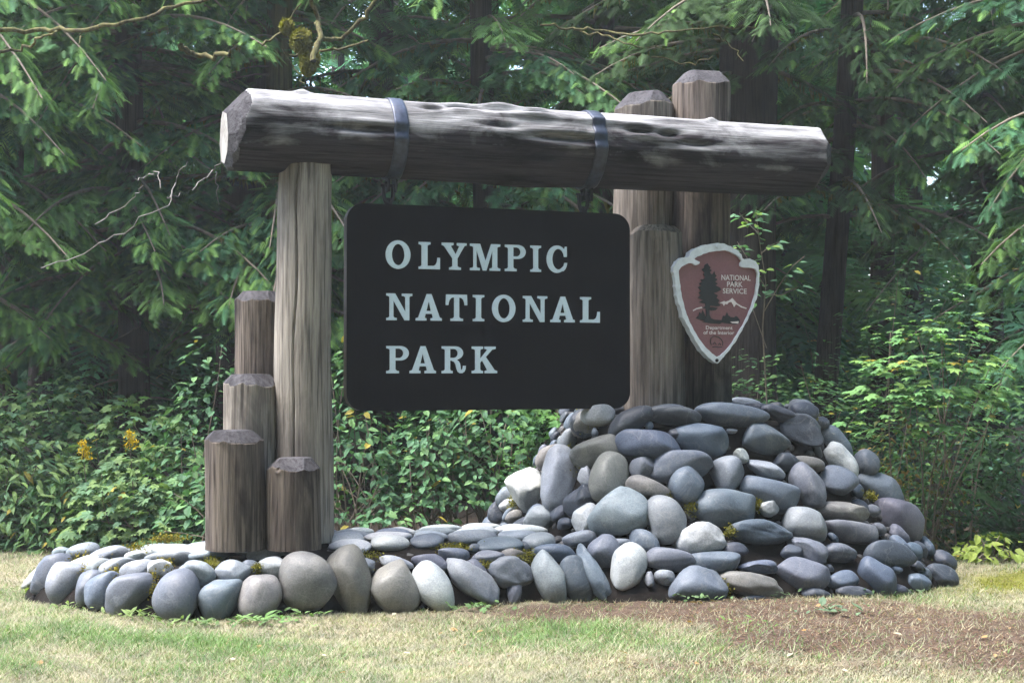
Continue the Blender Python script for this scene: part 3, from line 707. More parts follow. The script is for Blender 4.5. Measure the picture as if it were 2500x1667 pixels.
G = {
 'I': [[(0,0),(1,0),(1,.08),(.82,.10),(.72,.15),(.72,.85),(.82,.90),(1,.92),(1,1),(0,1),(0,.92),(.2,.90),(.28,.85),(.28,.15),(.2,.10),(0,.08)]],
 'L': [[(0,0),(1,0),(1,.43),(.885,.43),(.86,.28),(.80,.17),(.70,.125),(.41,.12),(.41,.86),(.46,.90),(.55,.915),(.55,1),(0,1),(0,.915),(.09,.90),(.135,.86),(.135,.14),(.09,.10),(0,.085)]],
 'O': [ell(.5,.505,.5,.525,0,352,46), ell(.505,.505,.255,.39,0,352,40)],
 'C': [[(.98,.99),(.98,.60),(.85,.60),(.83,.70)] + ell(.57,.505,.30,.395,52,305,26) + [(.83,.25),(.87,.37),(1.0,.37),(.97,.24),(.91,.13),(.82,.05)] + ell(.5,.505,.5,.525,300,62,30) + [(.80,.93),(.86,.87),(.90,.99)]],
 'P': [[(0,0),(.56,0),(.56,.085),(.46,.10),(.40,.15),(.40,.47),(.60,.47)] + ell(.62,.735,.38,.265,-80,80,14) + [(.60,1),(0,1),(0,.915),(.10,.90),(.155,.86),(.155,.14),(.10,.10),(0,.085)], [(.40,.565),(.57,.565)] + ell(.58,.735,.175,.165,-75,75,9) + [(.57,.905),(.40,.905)]],
 'N': [[(0,0),(.40,0),(.40,.085),(.31,.10),(.27,.14),(.27,.74),(.705,0),(.885,0),(.885,.86),(.92,.90),(1,.915),(1,1),(.60,1),(.60,.915),(.69,.90),(.735,.86),(.735,.31),(.335,1),(0,1),(0,.915),(.08,.90),(.12,.86),(.12,.14),(.08,.10),(0,.085)]],
 'A': [[(0,0),(.41,0),(.41,.085),(.34,.11),(.375,.255),(.625,.255),(.66,.11),(.57,.085),(.57,0),(1,0),(1,.085),(.92,.12),(.60,1),(.42,1),(.10,.12),(0,.085)], [(.405,.365),(.495,.74),(.585,.365)]],
 'T': [[(.22,0),(.80,0),(.80,.085),(.68,.10),(.62,.15),(.62,.89),(.73,.875),(.82,.80),(.865,.70),(.88,.60),(1,.60),(.985,1),(.015,1),(0,.60),(.12,.60),(.135,.70),(.18,.80),(.27,.875),(.39,.89),(.39,.15),(.33,.10),(.22,.085)]],
 'Y': [[(.30,0),(.77,0),(.77,.085),(.68,.10),(.63,.14),(.63,.42),(.90,.87),(.94,.905),(1,.915),(1,1),(.61,1),(.61,.915),(.71,.88),(.56,.57),(.37,.87),(.39,.90),(.47,.915),(.47,1),(0,1),(0,.915),(.09,.88),(.43,.42),(.43,.14),(.38,.10),(.30,.085)]],
 'M': [[(0,0),(.32,0),(.32,.085),(.24,.10),(.21,.14),(.21,.79),(.425,0),(.54,0),(.74,.77),(.74,.14),(.72,.10),(.65,.085),(.65,0),(1,0),(1,.085),(.93,.10),(.90,.14),(.90,.86),(.93,.90),(1,.915),(1,1),(.70,1),(.51,.35),(.33,1),(0,1),(0,.915),(.08,.90),(.11,.86),(.11,.14),(.08,.10),(0,.085)]],
 'K': [[(0,0),(.44,0),(.44,.085),(.37,.10),(.33,.14),(.33,.40),(.41,.48),(.61,.12),(.51,.085),(.51,0),(1,0),(1,.085),(.90,.12),(.55,.61),(.80,.88),(.94,.915),(.94,1),(.50,1),(.50,.915),(.61,.88),(.33,.54),(.33,.86),(.37,.90),(.44,.915),(.44,1),(0,1),(0,.915),(.09,.90),(.135,.86),(.135,.14),(.09,.10),(0,.085)]],
 'R': [[(0,0),(.45,0),(.45,.085),(.38,.10),(.345,.14),(.345,.47),(.42,.465),(.52,.42),(.58,.32),(.61,.18),(.66,.06),(.75,.005),(.85,.005),(.94,.06),(.99,.16),(1,.28),(.89,.28),(.87,.18),(.83,.12),(.79,.14),(.78,.24),(.755,.36),(.70,.45),(.62,.495)] + ell(.56,.752,.325,.248,-62,80,12) + [(.54,1),(0,1),(0,.915),(.09,.90),(.135,.86),(.135,.14),(.09,.10),(0,.085)], [(.345,.575),(.50,.575)] + ell(.51,.742,.16,.163,-75,75,9) + [(.50,.905),(.345,.905)]],
}
LINES = [((85, 352), [('O',85,330),('L',412,622),('Y',640,885),('M',920,1218),('P',1265,1470),('I',1517,1622),('C',1678,1880)]),
         ((593, 858), [('N',92,348),('A',383,640),('T',680,892),('I',948,1060),('O',1138,1368),('N',1443,1683),('A',1715,1955),('L',2010,2203)]),
         ((1113, 1383), [('P',92,314),('A',322,582),('R',640,878),('K',937,1187)])]
cz = lambda y, x: on_plane(920 + x / 4.055, 570 + y / 4.055, -ST / 2)
for (yt, yb), ls in LINES:
    x_ref = 440 if yt < 100 else 140
    z1_, z0_ = cz(yt, x_ref)[1], cz(yb, x_ref)[1]
    for ch, xa, xb in ls:
        ua, ub = cz(yt, xa)[0], cz(yt, xb)[0]
        lp = [[(ua + (ub - ua) * p[0], z0_ + (z1_ - z0_) * p[1]) for p in l] for l in G[ch]]
        prism('letter', lp, .011, uv(0, -ST / 2 - .0002), M_LETTER, sign_root)
# shackles: a bow, a pin and a plate let into the top of the board
for px in (948, 1424):
    u0 = on_plane(px, 460)[0]
    th = np.linspace(rad(20), rad(-200), 15)
    zc = zt + .085
    pts = [uv(u0 - .034, 0, zc + .055)] + [uv(u0 - .036 * math.cos(t) * (1), 0, zc + .036 * math.sin(t) * 1.6) for t in np.linspace(np.pi, 2 * np.pi, 13)[::1]] + [uv(u0 + .034, 0, zc + .055)]
    pts = [uv(u0 - .034, 0, zc + .06)] + [uv(u0 + .034 * math.cos(t), 0, zc + .0 + .075 * math.sin(t)) for t in np.linspace(np.pi, 2 * np.pi, 13)] + [uv(u0 + .034, 0, zc + .06)]
    V, F = tube(pts, .0145, 8); sh = mesh_np('shackle', V, F, M_IRON, sign_root)
    V, F = tube([uv(u0 - .055, 0, zc + .055), uv(u0 + .055, 0, zc + .055)], .011, 8); o = mesh_np('pin', V, F, M_IRON); setpar(o, sh)
    prism('eye_plate', [[(u0 - .03, zt - .004), (u0 + .03, zt - .004), (u0 + .022, zt + .05), (u0 - .022, zt + .05)]], .016, uv(0, .008), M_IRON, sign_root)

# ------------------------------------------------------------------ arrowhead plaque
PV = -.10
def pq(x, y): u, z, _ = on_plane(1600 + x / 4.613, 560 + y / 4.613, PV); return (u, z)
def smooth_loop(pts, n=4, scal=0.0, per=5, seed=1):
    P = np.array(pts, float); m = len(P); out = []
    for i in range(m):
        p0, p1, p2, p3 = P[i - 1], P[i], P[(i + 1) % m], P[(i + 2) % m]
        for k in range(n):
            t = k / n
            out.append(.5 * ((2 * p1) + (-p0 + p2) * t + (2 * p0 - 5 * p1 + 4 * p2 - p3) * t * t + (-p0 + 3 * p1 - 3 * p2 + p3) * t ** 3))
    out = np.array(out)
    if scal:
        c = out.mean(0); d = out - c; d /= np.linalg.norm(d, axis=1)[:, None]; k = np.arange(len(out))
        out = out - d * (scal * np.abs(np.sin(k * np.pi / per + .4 * np.sin(k * .31 * seed))))[:, None]
    return [tuple(p) for p in out]
OUTER = [(565,172),(640,158),(700,152),(775,155),(850,188),(930,232),(972,285),(1000,332),(1065,326),(1128,356),(1164,410),(1178,500),(1175,620),(1150,760),(1100,900),(1040,1030),(980,1140),(910,1260),(830,1370),(770,1440),(705,1512),(655,1490),(590,1440),(520,1365),(455,1265),(400,1160),(350,1070),(305,990),(285,900),(255,830),(232,740),(220,640),(215,540),(200,470),(202,420),(240,358),(300,318),(372,305),(395,250),(450,212)]
INNER = [(800,236),(870,262),(930,297),(972,345),(958,392),(985,424),(1110,436),(1148,478),(1148,600),(1122,760),(1068,920),(1008,1050),(930,1180),(850,1308),(765,1398),(703,1436),(640,1398),(545,1305),(462,1185),(395,1060),(352,960),(322,860),(290,720),(275,600),(262,470),(312,408),(400,376),(455,402),(500,368),(438,330),(505,292),(600,256),(695,240)]
plq = empty('arrowhead_plaque', uv(*(pq(690, 800)[0], PV), pq(690, 1510)[1])); tag(plq, 'brown and white arrowhead plaque with a tree and mountain on the tall dark post', 'plaque')
outer = [pq(*p) for p in smooth_loop(OUTER, 5, 9, 5, 3)]; inner = [pq(*p) for p in smooth_loop(INNER, 5, 5, 4, 2)]
prism('white_rim', [outer, inner], .075, uv(0, PV + .075), M_PWHITE, plq)
innerb = [pq(690 + (p[0] - 690) * 1.02, 800 + (p[1] - 800) * 1.015) for p in smooth_loop(INNER, 5)]
face = prism('brown_face', [innerb], .02, uv(0, PV + .042), M_PBROWN, plq)
prism('mounting_block', [[(pq(640, 600)[0], pq(640, 900)[1]), (pq(900, 600)[0], pq(640, 900)[1]), (pq(900, 600)[0], pq(640, 600)[1]), (pq(640, 600)[0], pq(640, 600)[1])]], .30, uv(0, PV + .345), M_DARKW, plq)
FV = PV + .022
def deco(name, pts, mat, d=.004, base=0.0): return prism(name, [[pq(*p) for p in pts]], d, uv(0, FV - base), mat, plq)
deco('tree_emblem', [(598,380),(614,405),(636,428),(622,442),(648,462),(626,480),(640,505),(660,500),(678,470),(684,505),(702,520),(682,545),(712,562),(684,588),(716,612),(688,628),(742,655),(752,680),(700,708),(668,716),(716,742),(700,772),(738,800),(716,822),(748,858),(700,866),(628,858),(626,872),(716,884),(690,908),(640,914),(621,905),(622,960),(642,1005),(576,1005),(585,960),(580,892),(545,884),(575,862),(574,836),(500,820),(548,795),(486,766),(530,742),(498,712),(528,690),(490,650),(530,632),(500,606),(540,590),(518,566),(562,556),(574,530),(548,505),(566,486),(532,450),(562,430),(566,400)], M_PBLACK, .006)
deco('ground_emblem', [(465,1000),(500,970),(510,930),(530,950),(545,905),(565,945),(575,975),(590,1000),(640,1000),(680,1015),(760,1020),(775,970),(800,975),(820,930),(835,965),(860,985),(900,990),(920,975),(940,985),(965,1020),(960,1050),(930,1068),(850,1062),(760,1050),(740,1065),(620,1055),(530,1040),(570,1030),(500,1010)], M_PBLACK, .004)
deco('lake_emblem', [(855,1040),(950,1033),(945,1060),(880,1055)], M_PTEXT, .0075)
deco('mountain_emblem', [(738,826),(790,805),(800,815),(830,805),(845,800),(880,772),(910,805),(930,830),(985,863),(1042,884),(1037,894),(980,877),(940,850),(920,842),(900,874),(890,850),(870,815),(840,822),(820,844),(800,836),(785,860),(775,837)], M_PTEXT)
deco('hill_emblem', [(435,910),(475,885),(535,870),(542,886),(480,898),(440,918)], M_PTEXT)
for pts in ([(645,1300),(632,1265),(640,1222),(668,1203),(715,1206),(755,1235),(775,1270),(772,1310)], [(655,1325),(690,1318),(720,1326),(768,1322)], [(660,1295),(680,1270),(700,1292)], [(725,1300),(735,1278),(750,1300)]):
    V, F = tube([uv(pq(*p)[0], FV - .001, pq(*p)[1]) for p in pts], .0035, 6); mesh_np('bison_line', V, F, M_PBLACK, plq)
def lettering(txt, x0, x1, y0, y1):
    cu = bpy.data.curves.new('text', 'FONT'); cu.body = txt; cu.resolution_u = 3; cu.offset = .012
    ob = bpy.data.objects.new('text', cu); COL.objects.link(ob)
    dg = bpy.context.evaluated_depsgraph_get(); dg.update()
    me = bpy.data.meshes.new_from_object(ob.evaluated_get(dg))
    V = np.array([v.co[:] for v in me.vertices]); F = [tuple(p.vertices) for p in me.polygons]
    bpy.data.objects.remove(ob); bpy.data.meshes.remove(me)
    lo, hi = V.min(0), V.max(0); ua, za = pq(x0, y1); ub, zb_ = pq(x1, y0)
    W = [uv(ua + (ub - ua) * (v[0] - lo[0]) / (hi[0] - lo[0]), FV - .004, za + (zb_ - za) * (v[1] - lo[1]) / (hi[1] - lo[1])) for v in V]
    mesh_np('lettering', np.array(W), F, M_PTEXT, plq, smooth=False)
lettering('NATIONAL', 757, 1086, 517, 570); lettering('PARK', 820, 996, 590, 645); lettering('SERVICE', 772, 1042, 667, 720)
lettering('Department', 581, 882, 1088, 1136); lettering('of the Interior', 553, 902, 1142, 1180)
V2, F2 = ICO2
for (x, y) in ((692, 196), (692, 1474)):
    c = uv(pq(x, y)[0], PV - .002, pq(x, y)[1]); mesh_np('bolt', V2 * .014 + c, F2, M_PWHITE if y < 500 else M_IRON, plq)
mesh_np('bolt', V2 * .008 + uv(pq(895, 590)[0], FV - .005, pq(895, 590)[1]), F2, M_IRON, plq)

# ------------------------------------------------------------------ plants: templates as triangle soups (length 1 along +x, flat in xy, z up)
def frond_near():
    T = []; C = []
    for i in range(9):
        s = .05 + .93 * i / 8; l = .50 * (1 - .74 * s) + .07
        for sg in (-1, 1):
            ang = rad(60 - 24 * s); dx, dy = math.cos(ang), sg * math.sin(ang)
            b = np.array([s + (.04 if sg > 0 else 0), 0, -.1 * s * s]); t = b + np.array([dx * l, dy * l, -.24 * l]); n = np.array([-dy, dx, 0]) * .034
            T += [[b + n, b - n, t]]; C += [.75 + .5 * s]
    T += [[[0, -.014, 0], [0, .014, 0], [1.08, 0, -.12]]]; C += [.8]
    return np.array(T), np.array(C)
def frond_far():
    T = []; C = []
    for i in range(7):
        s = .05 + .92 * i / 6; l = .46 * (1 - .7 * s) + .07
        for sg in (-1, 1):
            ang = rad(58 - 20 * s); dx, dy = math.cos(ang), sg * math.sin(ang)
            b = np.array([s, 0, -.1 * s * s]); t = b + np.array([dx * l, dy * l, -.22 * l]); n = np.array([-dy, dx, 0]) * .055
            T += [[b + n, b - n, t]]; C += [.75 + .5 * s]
    return np.array(T), np.array(C)
FN = frond_near(); FF_ = frond_far()
def instance(tpl, pos, fwd, up, size, tint, wide=1.0):
    """place a template at many spots: returns triangles and colours"""
    T, C = tpl; fwd = nrm(fwd); side = nrm(np.cross(up, fwd)); upn = np.cross(fwd, side)
    M = np.stack([fwd * size[:, None], side * (size * wide)[:, None], upn * size[:, None]], 1)     # (n,3,3) rows
    out = np.einsum('tvk,nkj->ntvj', T, M) + pos[:, None, None, :]
    col = tint[:, None, :] * C[None, :, None]
    return out.reshape(-1, 3, 3).astype(np.float32), np.clip(col, 0.002, .9).reshape(-1, 3).astype(np.float32)
GREENS = np.array([(.070, .155, .068), (.055, .14, .075), (.085, .17, .060), (.048, .125, .068)])
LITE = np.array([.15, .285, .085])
def bough(r, base, az, L, rise, droop, near, tint, dens=1.0, lite=.3):
    """one drooping hemlock bough: axis, and flat sprays either side"""
    k = 9; s = np.linspace(0, 1, k); d = np.array([math.cos(az), math.sin(az), 0])
    sw = np.array([-d[1], d[0], 0]) * r.normal(0, .10) * L
    axis = base[None] + d[None] * (s * L)[:, None] + sw[None] * (s ** 2)[:, None]; axis[:, 2] += L * (rise * s - droop * s ** 2.2)
    n = int((62 if near else 22) * L * dens) + 10
    t = np.sort(np.concatenate([r.uniform(.14, 1, n), [1.0, .98, .95]])); N = len(t)
    P = np.stack([np.interp(t, s, axis[:, i]) for i in range(3)], -1)
    tan = nrm(np.stack([np.interp(np.minimum(t + .06, 1), s, axis[:, i]) - np.interp(np.maximum(t - .06, 0), s, axis[:, i]) for i in range(3)], -1))
    sd = np.where(np.arange(N) % 2 == 0, 1, -1)[:, None] * np.cross(np.array([0, 0, 1.0]), tan)
    a = r.uniform(.45, 1.15, N)[:, None]; a[-3:] = np.array([[0], [.4], [.5]])
    fw = nrm(tan * np.cos(a) + sd * np.sin(a) + np.stack([r.normal(0, .1, N), r.normal(0, .1, N), r.normal(-.30, .22, N)], -1))
    size = (.075 + .11 * r.random(N) ** 1.5 + .05 * L * (1 - t)) * (1 if near else 1.7)
    reach = L * .42 * np.clip(1.12 - t, 0, 1) ** .8 * (.35 + .65 * np.clip(t / .3, 0, 1)); q = r.random(N) * reach
    jag = np.abs(np.sin(t * L * 11 + r.uniform(0, 6))) * .5 + .5
    P = P + (sd * .85 + tan * .5) * (q * jag)[:, None]; P[:, 2] -= .45 * q ** 1.5 + r.normal(0, .025, N)
    up = np.stack([r.normal(0, .22, N), r.normal(0, .22, N), np.ones(N)], -1)
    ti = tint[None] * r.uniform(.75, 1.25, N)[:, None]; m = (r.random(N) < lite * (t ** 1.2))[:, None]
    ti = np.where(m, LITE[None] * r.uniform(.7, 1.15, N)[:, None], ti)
    T, C = instance(FN if near else FF_, P, fw, up, size, ti, 1.0)
    return T, C, axis
def conifer(label, px, Y, r0, H, zb0, zb1, nb, L0, L1, near, seed, lean=(0, 0), mat=None, dens=1.0, lite=.3, group=None, az_bias=None, tint=None, name='conifer_tree', bare=0, moss=0, zc=11.0, ncan=3):
    r = np.random.default_rng(seed); x, y = xy(px, Y); z0 = float(ground_z(np.array([x]), np.array([y]))[0])
    root = empty(name, (x, y, z0)); tag(root, label, 'tree', group)
    zz = np.linspace(-.1, H, 26); nr = SNoise(seed, 1, 5)
    wob = np.stack([.05 * np.sin(zz * .5 + seed), .05 * np.cos(zz * .43 + seed), zz * 0], -1)
    pts = np.stack([x + lean[0] * zz / H, y + lean[1] * zz / H, z0 + zz], -1) + wob
    rad_ = r0 * (1 - .55 * zz / H) * (1 + .35 * np.exp(-zz / .35))
    V, F = tube(pts, rad_, 22)
    ctr = np.repeat(pts, 22, 0); d = V - ctr
    V = ctr + d * (1 + .10 * SNoise(seed + 1, 1, 9)(np.concatenate([nrm(d)[:, :2] * 5, V[:, 2:] * .6], 1)))[:, None]
    mesh_np('trunk', V, F, mat or M_BARK, root)
    T = []; C = []; br = Acc(); moT = []; moC = []
    hs = np.concatenate([r.uniform(zb0, zb1, nb), r.uniform(zb1, zc, ncan) if zc > zb1 else []])
    for i, h in enumerate(hs):
        can = i >= nb
        az = r.uniform(0, 2 * np.pi) if (az_bias is None or can) else r.normal(az_bias[0], az_bias[1])
        L = r.uniform(L0, L1) * (1.25 if can else 1)
        base = np.array([np.interp(h, zz, pts[:, 0]), np.interp(h, zz, pts[:, 1]), z0 + h])
        g = (tint if tint is not None else GREENS[r.integers(0, 4)]) * r.uniform(.8, 1.2)
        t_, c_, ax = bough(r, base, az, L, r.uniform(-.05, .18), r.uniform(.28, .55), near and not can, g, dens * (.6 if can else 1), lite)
        T.append(t_); C.append(c_)
        br.add(*tube(ax, np.linspace(.022, .004, len(ax)) * (1 + L * .25), 5))
        if moss and r.random() < moss:
            for q in range(60):
                s_ = r.uniform(.05, .8); p = np.array([np.interp(s_, np.linspace(0, 1, len(ax)), ax[:, k]) for k in range(3)])
                l = r.uniform(.03, .16); wv = r.normal(size=3) * .018
                moT.append([p - wv, p + wv, p + np.array([r.normal(0, .012), r.normal(0, .012), -l])]); moC.append(np.array([.16, .135, .035]) * r.uniform(.5, 1.2))
    for i in range(bare):
        h = r.uniform(.8, zb1); az = r.uniform(0, 2 * np.pi); L = r.uniform(.5, 1.5)
        base = np.array([np.interp(h, zz, pts[:, 0]), np.interp(h, zz, pts[:, 1]), z0 + h]); s_ = np.linspace(0, 1, 6)
        ax = base + np.stack([np.cos(az + .3 * np.sin(s_ * 4)) * L * s_, np.sin(az + .3 * np.sin(s_ * 4)) * L * s_, L * (.1 * s_ - .4 * s_ ** 2)], -1)
        br.add(*tube(ax, np.linspace(.014, .003, 6), 5))
    kind(br.build('branch_set', M_TWIG, root), 'stuff')
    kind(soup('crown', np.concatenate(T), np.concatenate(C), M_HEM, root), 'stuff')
    if moT: kind(soup('hanging_moss', np.array(moT), np.array(moC), M_GRASS, root), 'stuff')
    return root
toward = -math.pi / 2
# near hemlocks on the left
conifer('hemlock at the far left edge with feathery boughs hanging over the shrubs', -230, 14.5, .15, 15, 2.0, 6.2, 50, 1.4, 2.7, True, 101, az_bias=(-.7, .9), lite=.6)
conifer('hemlock with a reddish trunk showing above the shrubs left of the stumps', 318, 15.3, .17, 15, 1.9, 6.6, 76, 1.2, 2.4, True, 102, az_bias=(-1.7, 1.5), lite=.6, bare=14, mat=M_BARK)
conifer('hemlock right behind the stumps and the tall cracked post', 690, 15.6, .16, 16, 1.9, 6.8, 60, 1.1, 2.2, True, 103, az_bias=(-1.7, 1.4), lite=.55, bare=18, moss=.5, mat=M_BARKMOSS)
conifer('thick dark trunk rising above the left end of the beam', 612, 17.2, .36, 17, 5.6, 9, 22, 1.6, 2.6, False, 104, lite=.15, moss=.3)
conifer('slender far trunk at the left edge of the picture', 20, 16.5, .17, 16, 4.0, 8, 22, 1.5, 2.6, False, 105, lite=.2)
conifer('slender trunk second from the left edge, just inside the first', 98, 17.5, .15, 16, 4.2, 8, 22, 1.5, 2.6, False, 106, lite=.2)
conifer('straight pale-barked trunk high at the upper left', 305, 20, .28, 18, 6.4, 10, 20, 1.6, 2.6, False, 107, mat=M_BARKMOSS)
# behind the beam
conifer('hemlock behind the beam between the two metal straps', 1180, 16.0, .15, 15, 1.6, 7.0, 60, 1.3, 2.5, True, 108, az_bias=(-1.57, 1.5), lite=.22, moss=.5)
conifer('hemlock behind the left strap of the beam', 940, 17.6, .18, 16, 1.8, 7.5, 50, 1.4, 2.6, False, 109, lite=.18, moss=.5)
conifer('hemlock behind the low domed post and the right strap', 1480, 17.2, .16, 15, 1.8, 7.4, 52, 1.4, 2.6, False, 110, lite=.2, moss=.6)
# right side
conifer('broad black trunk standing right behind the arrowhead post', 1832, 15.2, .335, 18, 4.3, 8, 20, 1.5, 2.4, True, 111, lite=.10, tint=np.array([.045, .085, .035]), moss=.6)
conifer('leaning dark trunk right of the arrowhead plaque', 2010, 15.9, .15, 15, 3.0, 7.2, 34, 1.3, 2.2, True, 112, lean=(.9, .3), lite=.10, tint=np.array([.045, .09, .04]), moss=.5, az_bias=(-1.2, 1.3))
conifer('upright dark trunk right of the leaning one', 2148, 18.2, .18, 17, 4.2, 8.5, 28, 1.5, 2.6, False, 113, lite=.14, moss=.4)
conifer('dark hemlock in the upper right corner with drooping boughs', 2400, 16.6, .20, 16, 3.2, 7.4, 42, 1.3, 2.4, True, 114, lite=.14, tint=np.array([.048, .10, .042]), az_bias=(-1.9, 1.3), moss=.3)
conifer('hemlock just off the right edge reaching into the picture', 2720, 14.6, .18, 15, 2.0, 7.0, 34, 1.3, 2.5, True, 115, lite=.2, az_bias=(-2.6, .9))

# farther forest as one mass, all round: behind the trees, beside and behind the camera
def forest_mass():
    r = np.random.default_rng(77); T = []; C = []; tr = Acc()
    def tree(x, y, H, R, nb, z0):
        tr.add(*tube(np.array([[x, y, -.2], [x, y, H * .5], [x + r.normal(0, .2), y, H]]), [.24, .18, .04], 8))
        hs = r.uniform(z0, 1, nb) ** .9 * H; az = r.uniform(0, 2 * np.pi, nb)
        L = R * (1.15 - hs / H) * r.uniform(.7, 1.2, nb) + .5
        for k in range(5):
            s = .15 + .2 * k; nk = nb
            P = np.stack([x + np.cos(az) * L * s, y + np.sin(az) * L * s, hs - L * .35 * s ** 2 + .1], -1)
            a2 = az + r.normal(0, .7, nk); fw = np.stack([np.cos(a2), np.sin(a2), r.normal(-.3, .15, nk)], -1)
            t_, c_ = instance(FF_, P, fw, np.stack([r.normal(0, .25, nk), r.normal(0, .25, nk), np.ones(nk)], -1), L * .42 * r.uniform(.8, 1.3, nk), GREENS[r.integers(0, 4, nk)] * r.uniform(.7, 1.25, (nk, 1)) * np.array([[1.05, 1.2, 1.2]]), 1.25)
            T.append(t_); C.append(c_)
    for i in range(46):                  # beyond the near trees
        Y = r.uniform(20, 34); px = r.uniform(-500, 3000); tree((px - 1250) / FPX * Y, Y, r.uniform(9.5, 13), r.uniform(2.2, 3.2), 56, .05)
    for i in range(20):                  # second rank
        Y = r.uniform(35, 48); px = -400 + 3300 * (i + r.uniform(0, 1)) / 20; tree((px - 1250) / FPX * Y, Y, r.uniform(18, 24), r.uniform(3, 4), 60, .03)
    for i in range(15):                  # right flank, out of view, made tall to keep sky light off the right
        tree(r.uniform(10.5, 16), r.uniform(-6, 16), r.uniform(28, 36), r.uniform(3.2, 4), 80, .04)
    for i in range(9):                   # left flank, farther off
        tree(r.uniform(-24, -13), r.uniform(-4, 16), r.uniform(12, 17), r.uniform(2.4, 3.4), 50, .08)
    for i in range(24):                  # across the road behind the camera: unseen, made tall to block frontal sky light
        tree(-19 + 38 * (i + .5) / 24, r.uniform(-13, -6), r.uniform(32, 40), r.uniform(3.6, 4.8), 115, .03)
    o = tr.build('forest', M_BARK); tag(kind(o, 'stuff'), 'dense conifer forest closing off the background behind the near trees', 'forest')
    c = soup('foliage', np.concatenate(T), np.concatenate(C), M_HEM, o); kind(c, 'stuff')
forest_mass()

# ------------------------------------------------------------------ shrubs, ferns and weeds
def leaf_ovate(w_=.30, fold=.10, curl=-.14):
    b, m, t = np.array([0, 0, 0.]), np.array([.5, 0, -.01]), np.array([1, 0, curl]); T = []
    for sg in (1, -1):
        l1 = np.array([.22, sg * w_ * .85, fold * .8]); l2 = np.array([.62, sg * w_ * .82, fold * .5 + curl * .4])
        T += [[b, m, l1] if sg > 0 else [m, b, l1], [m, l2, l1] if sg > 0 else [l2, m, l1], [m, t, l2] if sg > 0 else [t, m, l2]]
    return np.array(T), np.array([1.08, 1.08, 1.02, .92, .92, .9])
def leaf_lobed():
    pts = []
    for k, (a, r_) in enumerate([(-150, .45), (-118, .38), (-92, .60), (-66, .46), (-40, .80), (-18, .60), (0, 1.0), (18, .60), (40, .80), (66, .46), (92, .60), (118, .38), (150, .45)]):
        pts.append(np.array([.28 + .72 * r_ * math.cos(rad(a)), .72 * r_ * math.sin(rad(a)), -.12 * r_ ** 2 + .05 * (k % 2)]))
    c = np.array([.28, 0, .05]); T = [[c, pts[i], pts[i + 1]] for i in range(len(pts) - 1)]
    return np.array(T), np.array([.95 + .12 * (i % 2) for i in range(len(T))])
def leaf_tri():
    T = []; C = []; t0, c0 = leaf_ovate(.34, .08, -.12)
    for a, off, s_ in ((0, .35, .66), (72, .30, .52), (-72, .30, .52)):
        ca, sa = math.cos(rad(a)), math.sin(rad(a)); R = np.array([[ca, sa, 0], [-sa, ca, 0], [0, 0, 1]])
        T.append(t0 * s_ @ R + np.array([off, 0, 0])); C.append(c0)
    return np.concatenate(T), np.concatenate(C)
LEAF = {'ovate': leaf_ovate(), 'lance': leaf_ovate(.17, .06, -.25), 'lobed': leaf_lobed(), 'tri': leaf_tri()}
_leafmesh = {}
def hero_leaf(tp, tint, parent, pos, fwd, up, size):
    key = (tp, tuple(np.round(tint, 2)))
    if key not in _leafmesh:
        T, C = LEAF[tp]; o = soup('leaf', T, np.clip(np.array(tint)[None] * C[:, None], 0, 1), M_LEAF); _leafmesh[key] = o.data
    else:
        o = bpy.data.objects.new('leaf', _leafmesh[key]); COL.objects.link(o)
    f = nrm(fwd); s_ = nrm(np.cross(up, f)); u_ = np.cross(f, s_)
    o.matrix_basis = Matrix(((f[0] * size, s_[0] * size, u_[0] * size, pos[0]), (f[1] * size, s_[1] * size, u_[1] * size, pos[1]), (f[2] * size, s_[2] * size, u_[2] * size, pos[2]), (0, 0, 0, 1)))
    setpar(o, parent)
G_A = [(.115, .21, .10), (.10, .19, .11), (.14, .225, .08), (.16, .25, .10)]
G_SALAL = [(.055, .135, .065), (.07, .16, .085), (.045, .11, .05), (.10, .20, .08)]
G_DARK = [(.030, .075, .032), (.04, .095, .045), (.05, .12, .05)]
G_BRIGHT = [(.11, .23, .085), (.085, .195, .075), (.14, .245, .075)]
G_TEAL = [(.05, .13, .085), (.07, .17, .12), (.04, .10, .06)]
G_MID = [(.06, .135, .045), (.05, .12, .055), (.08, .155, .05)]
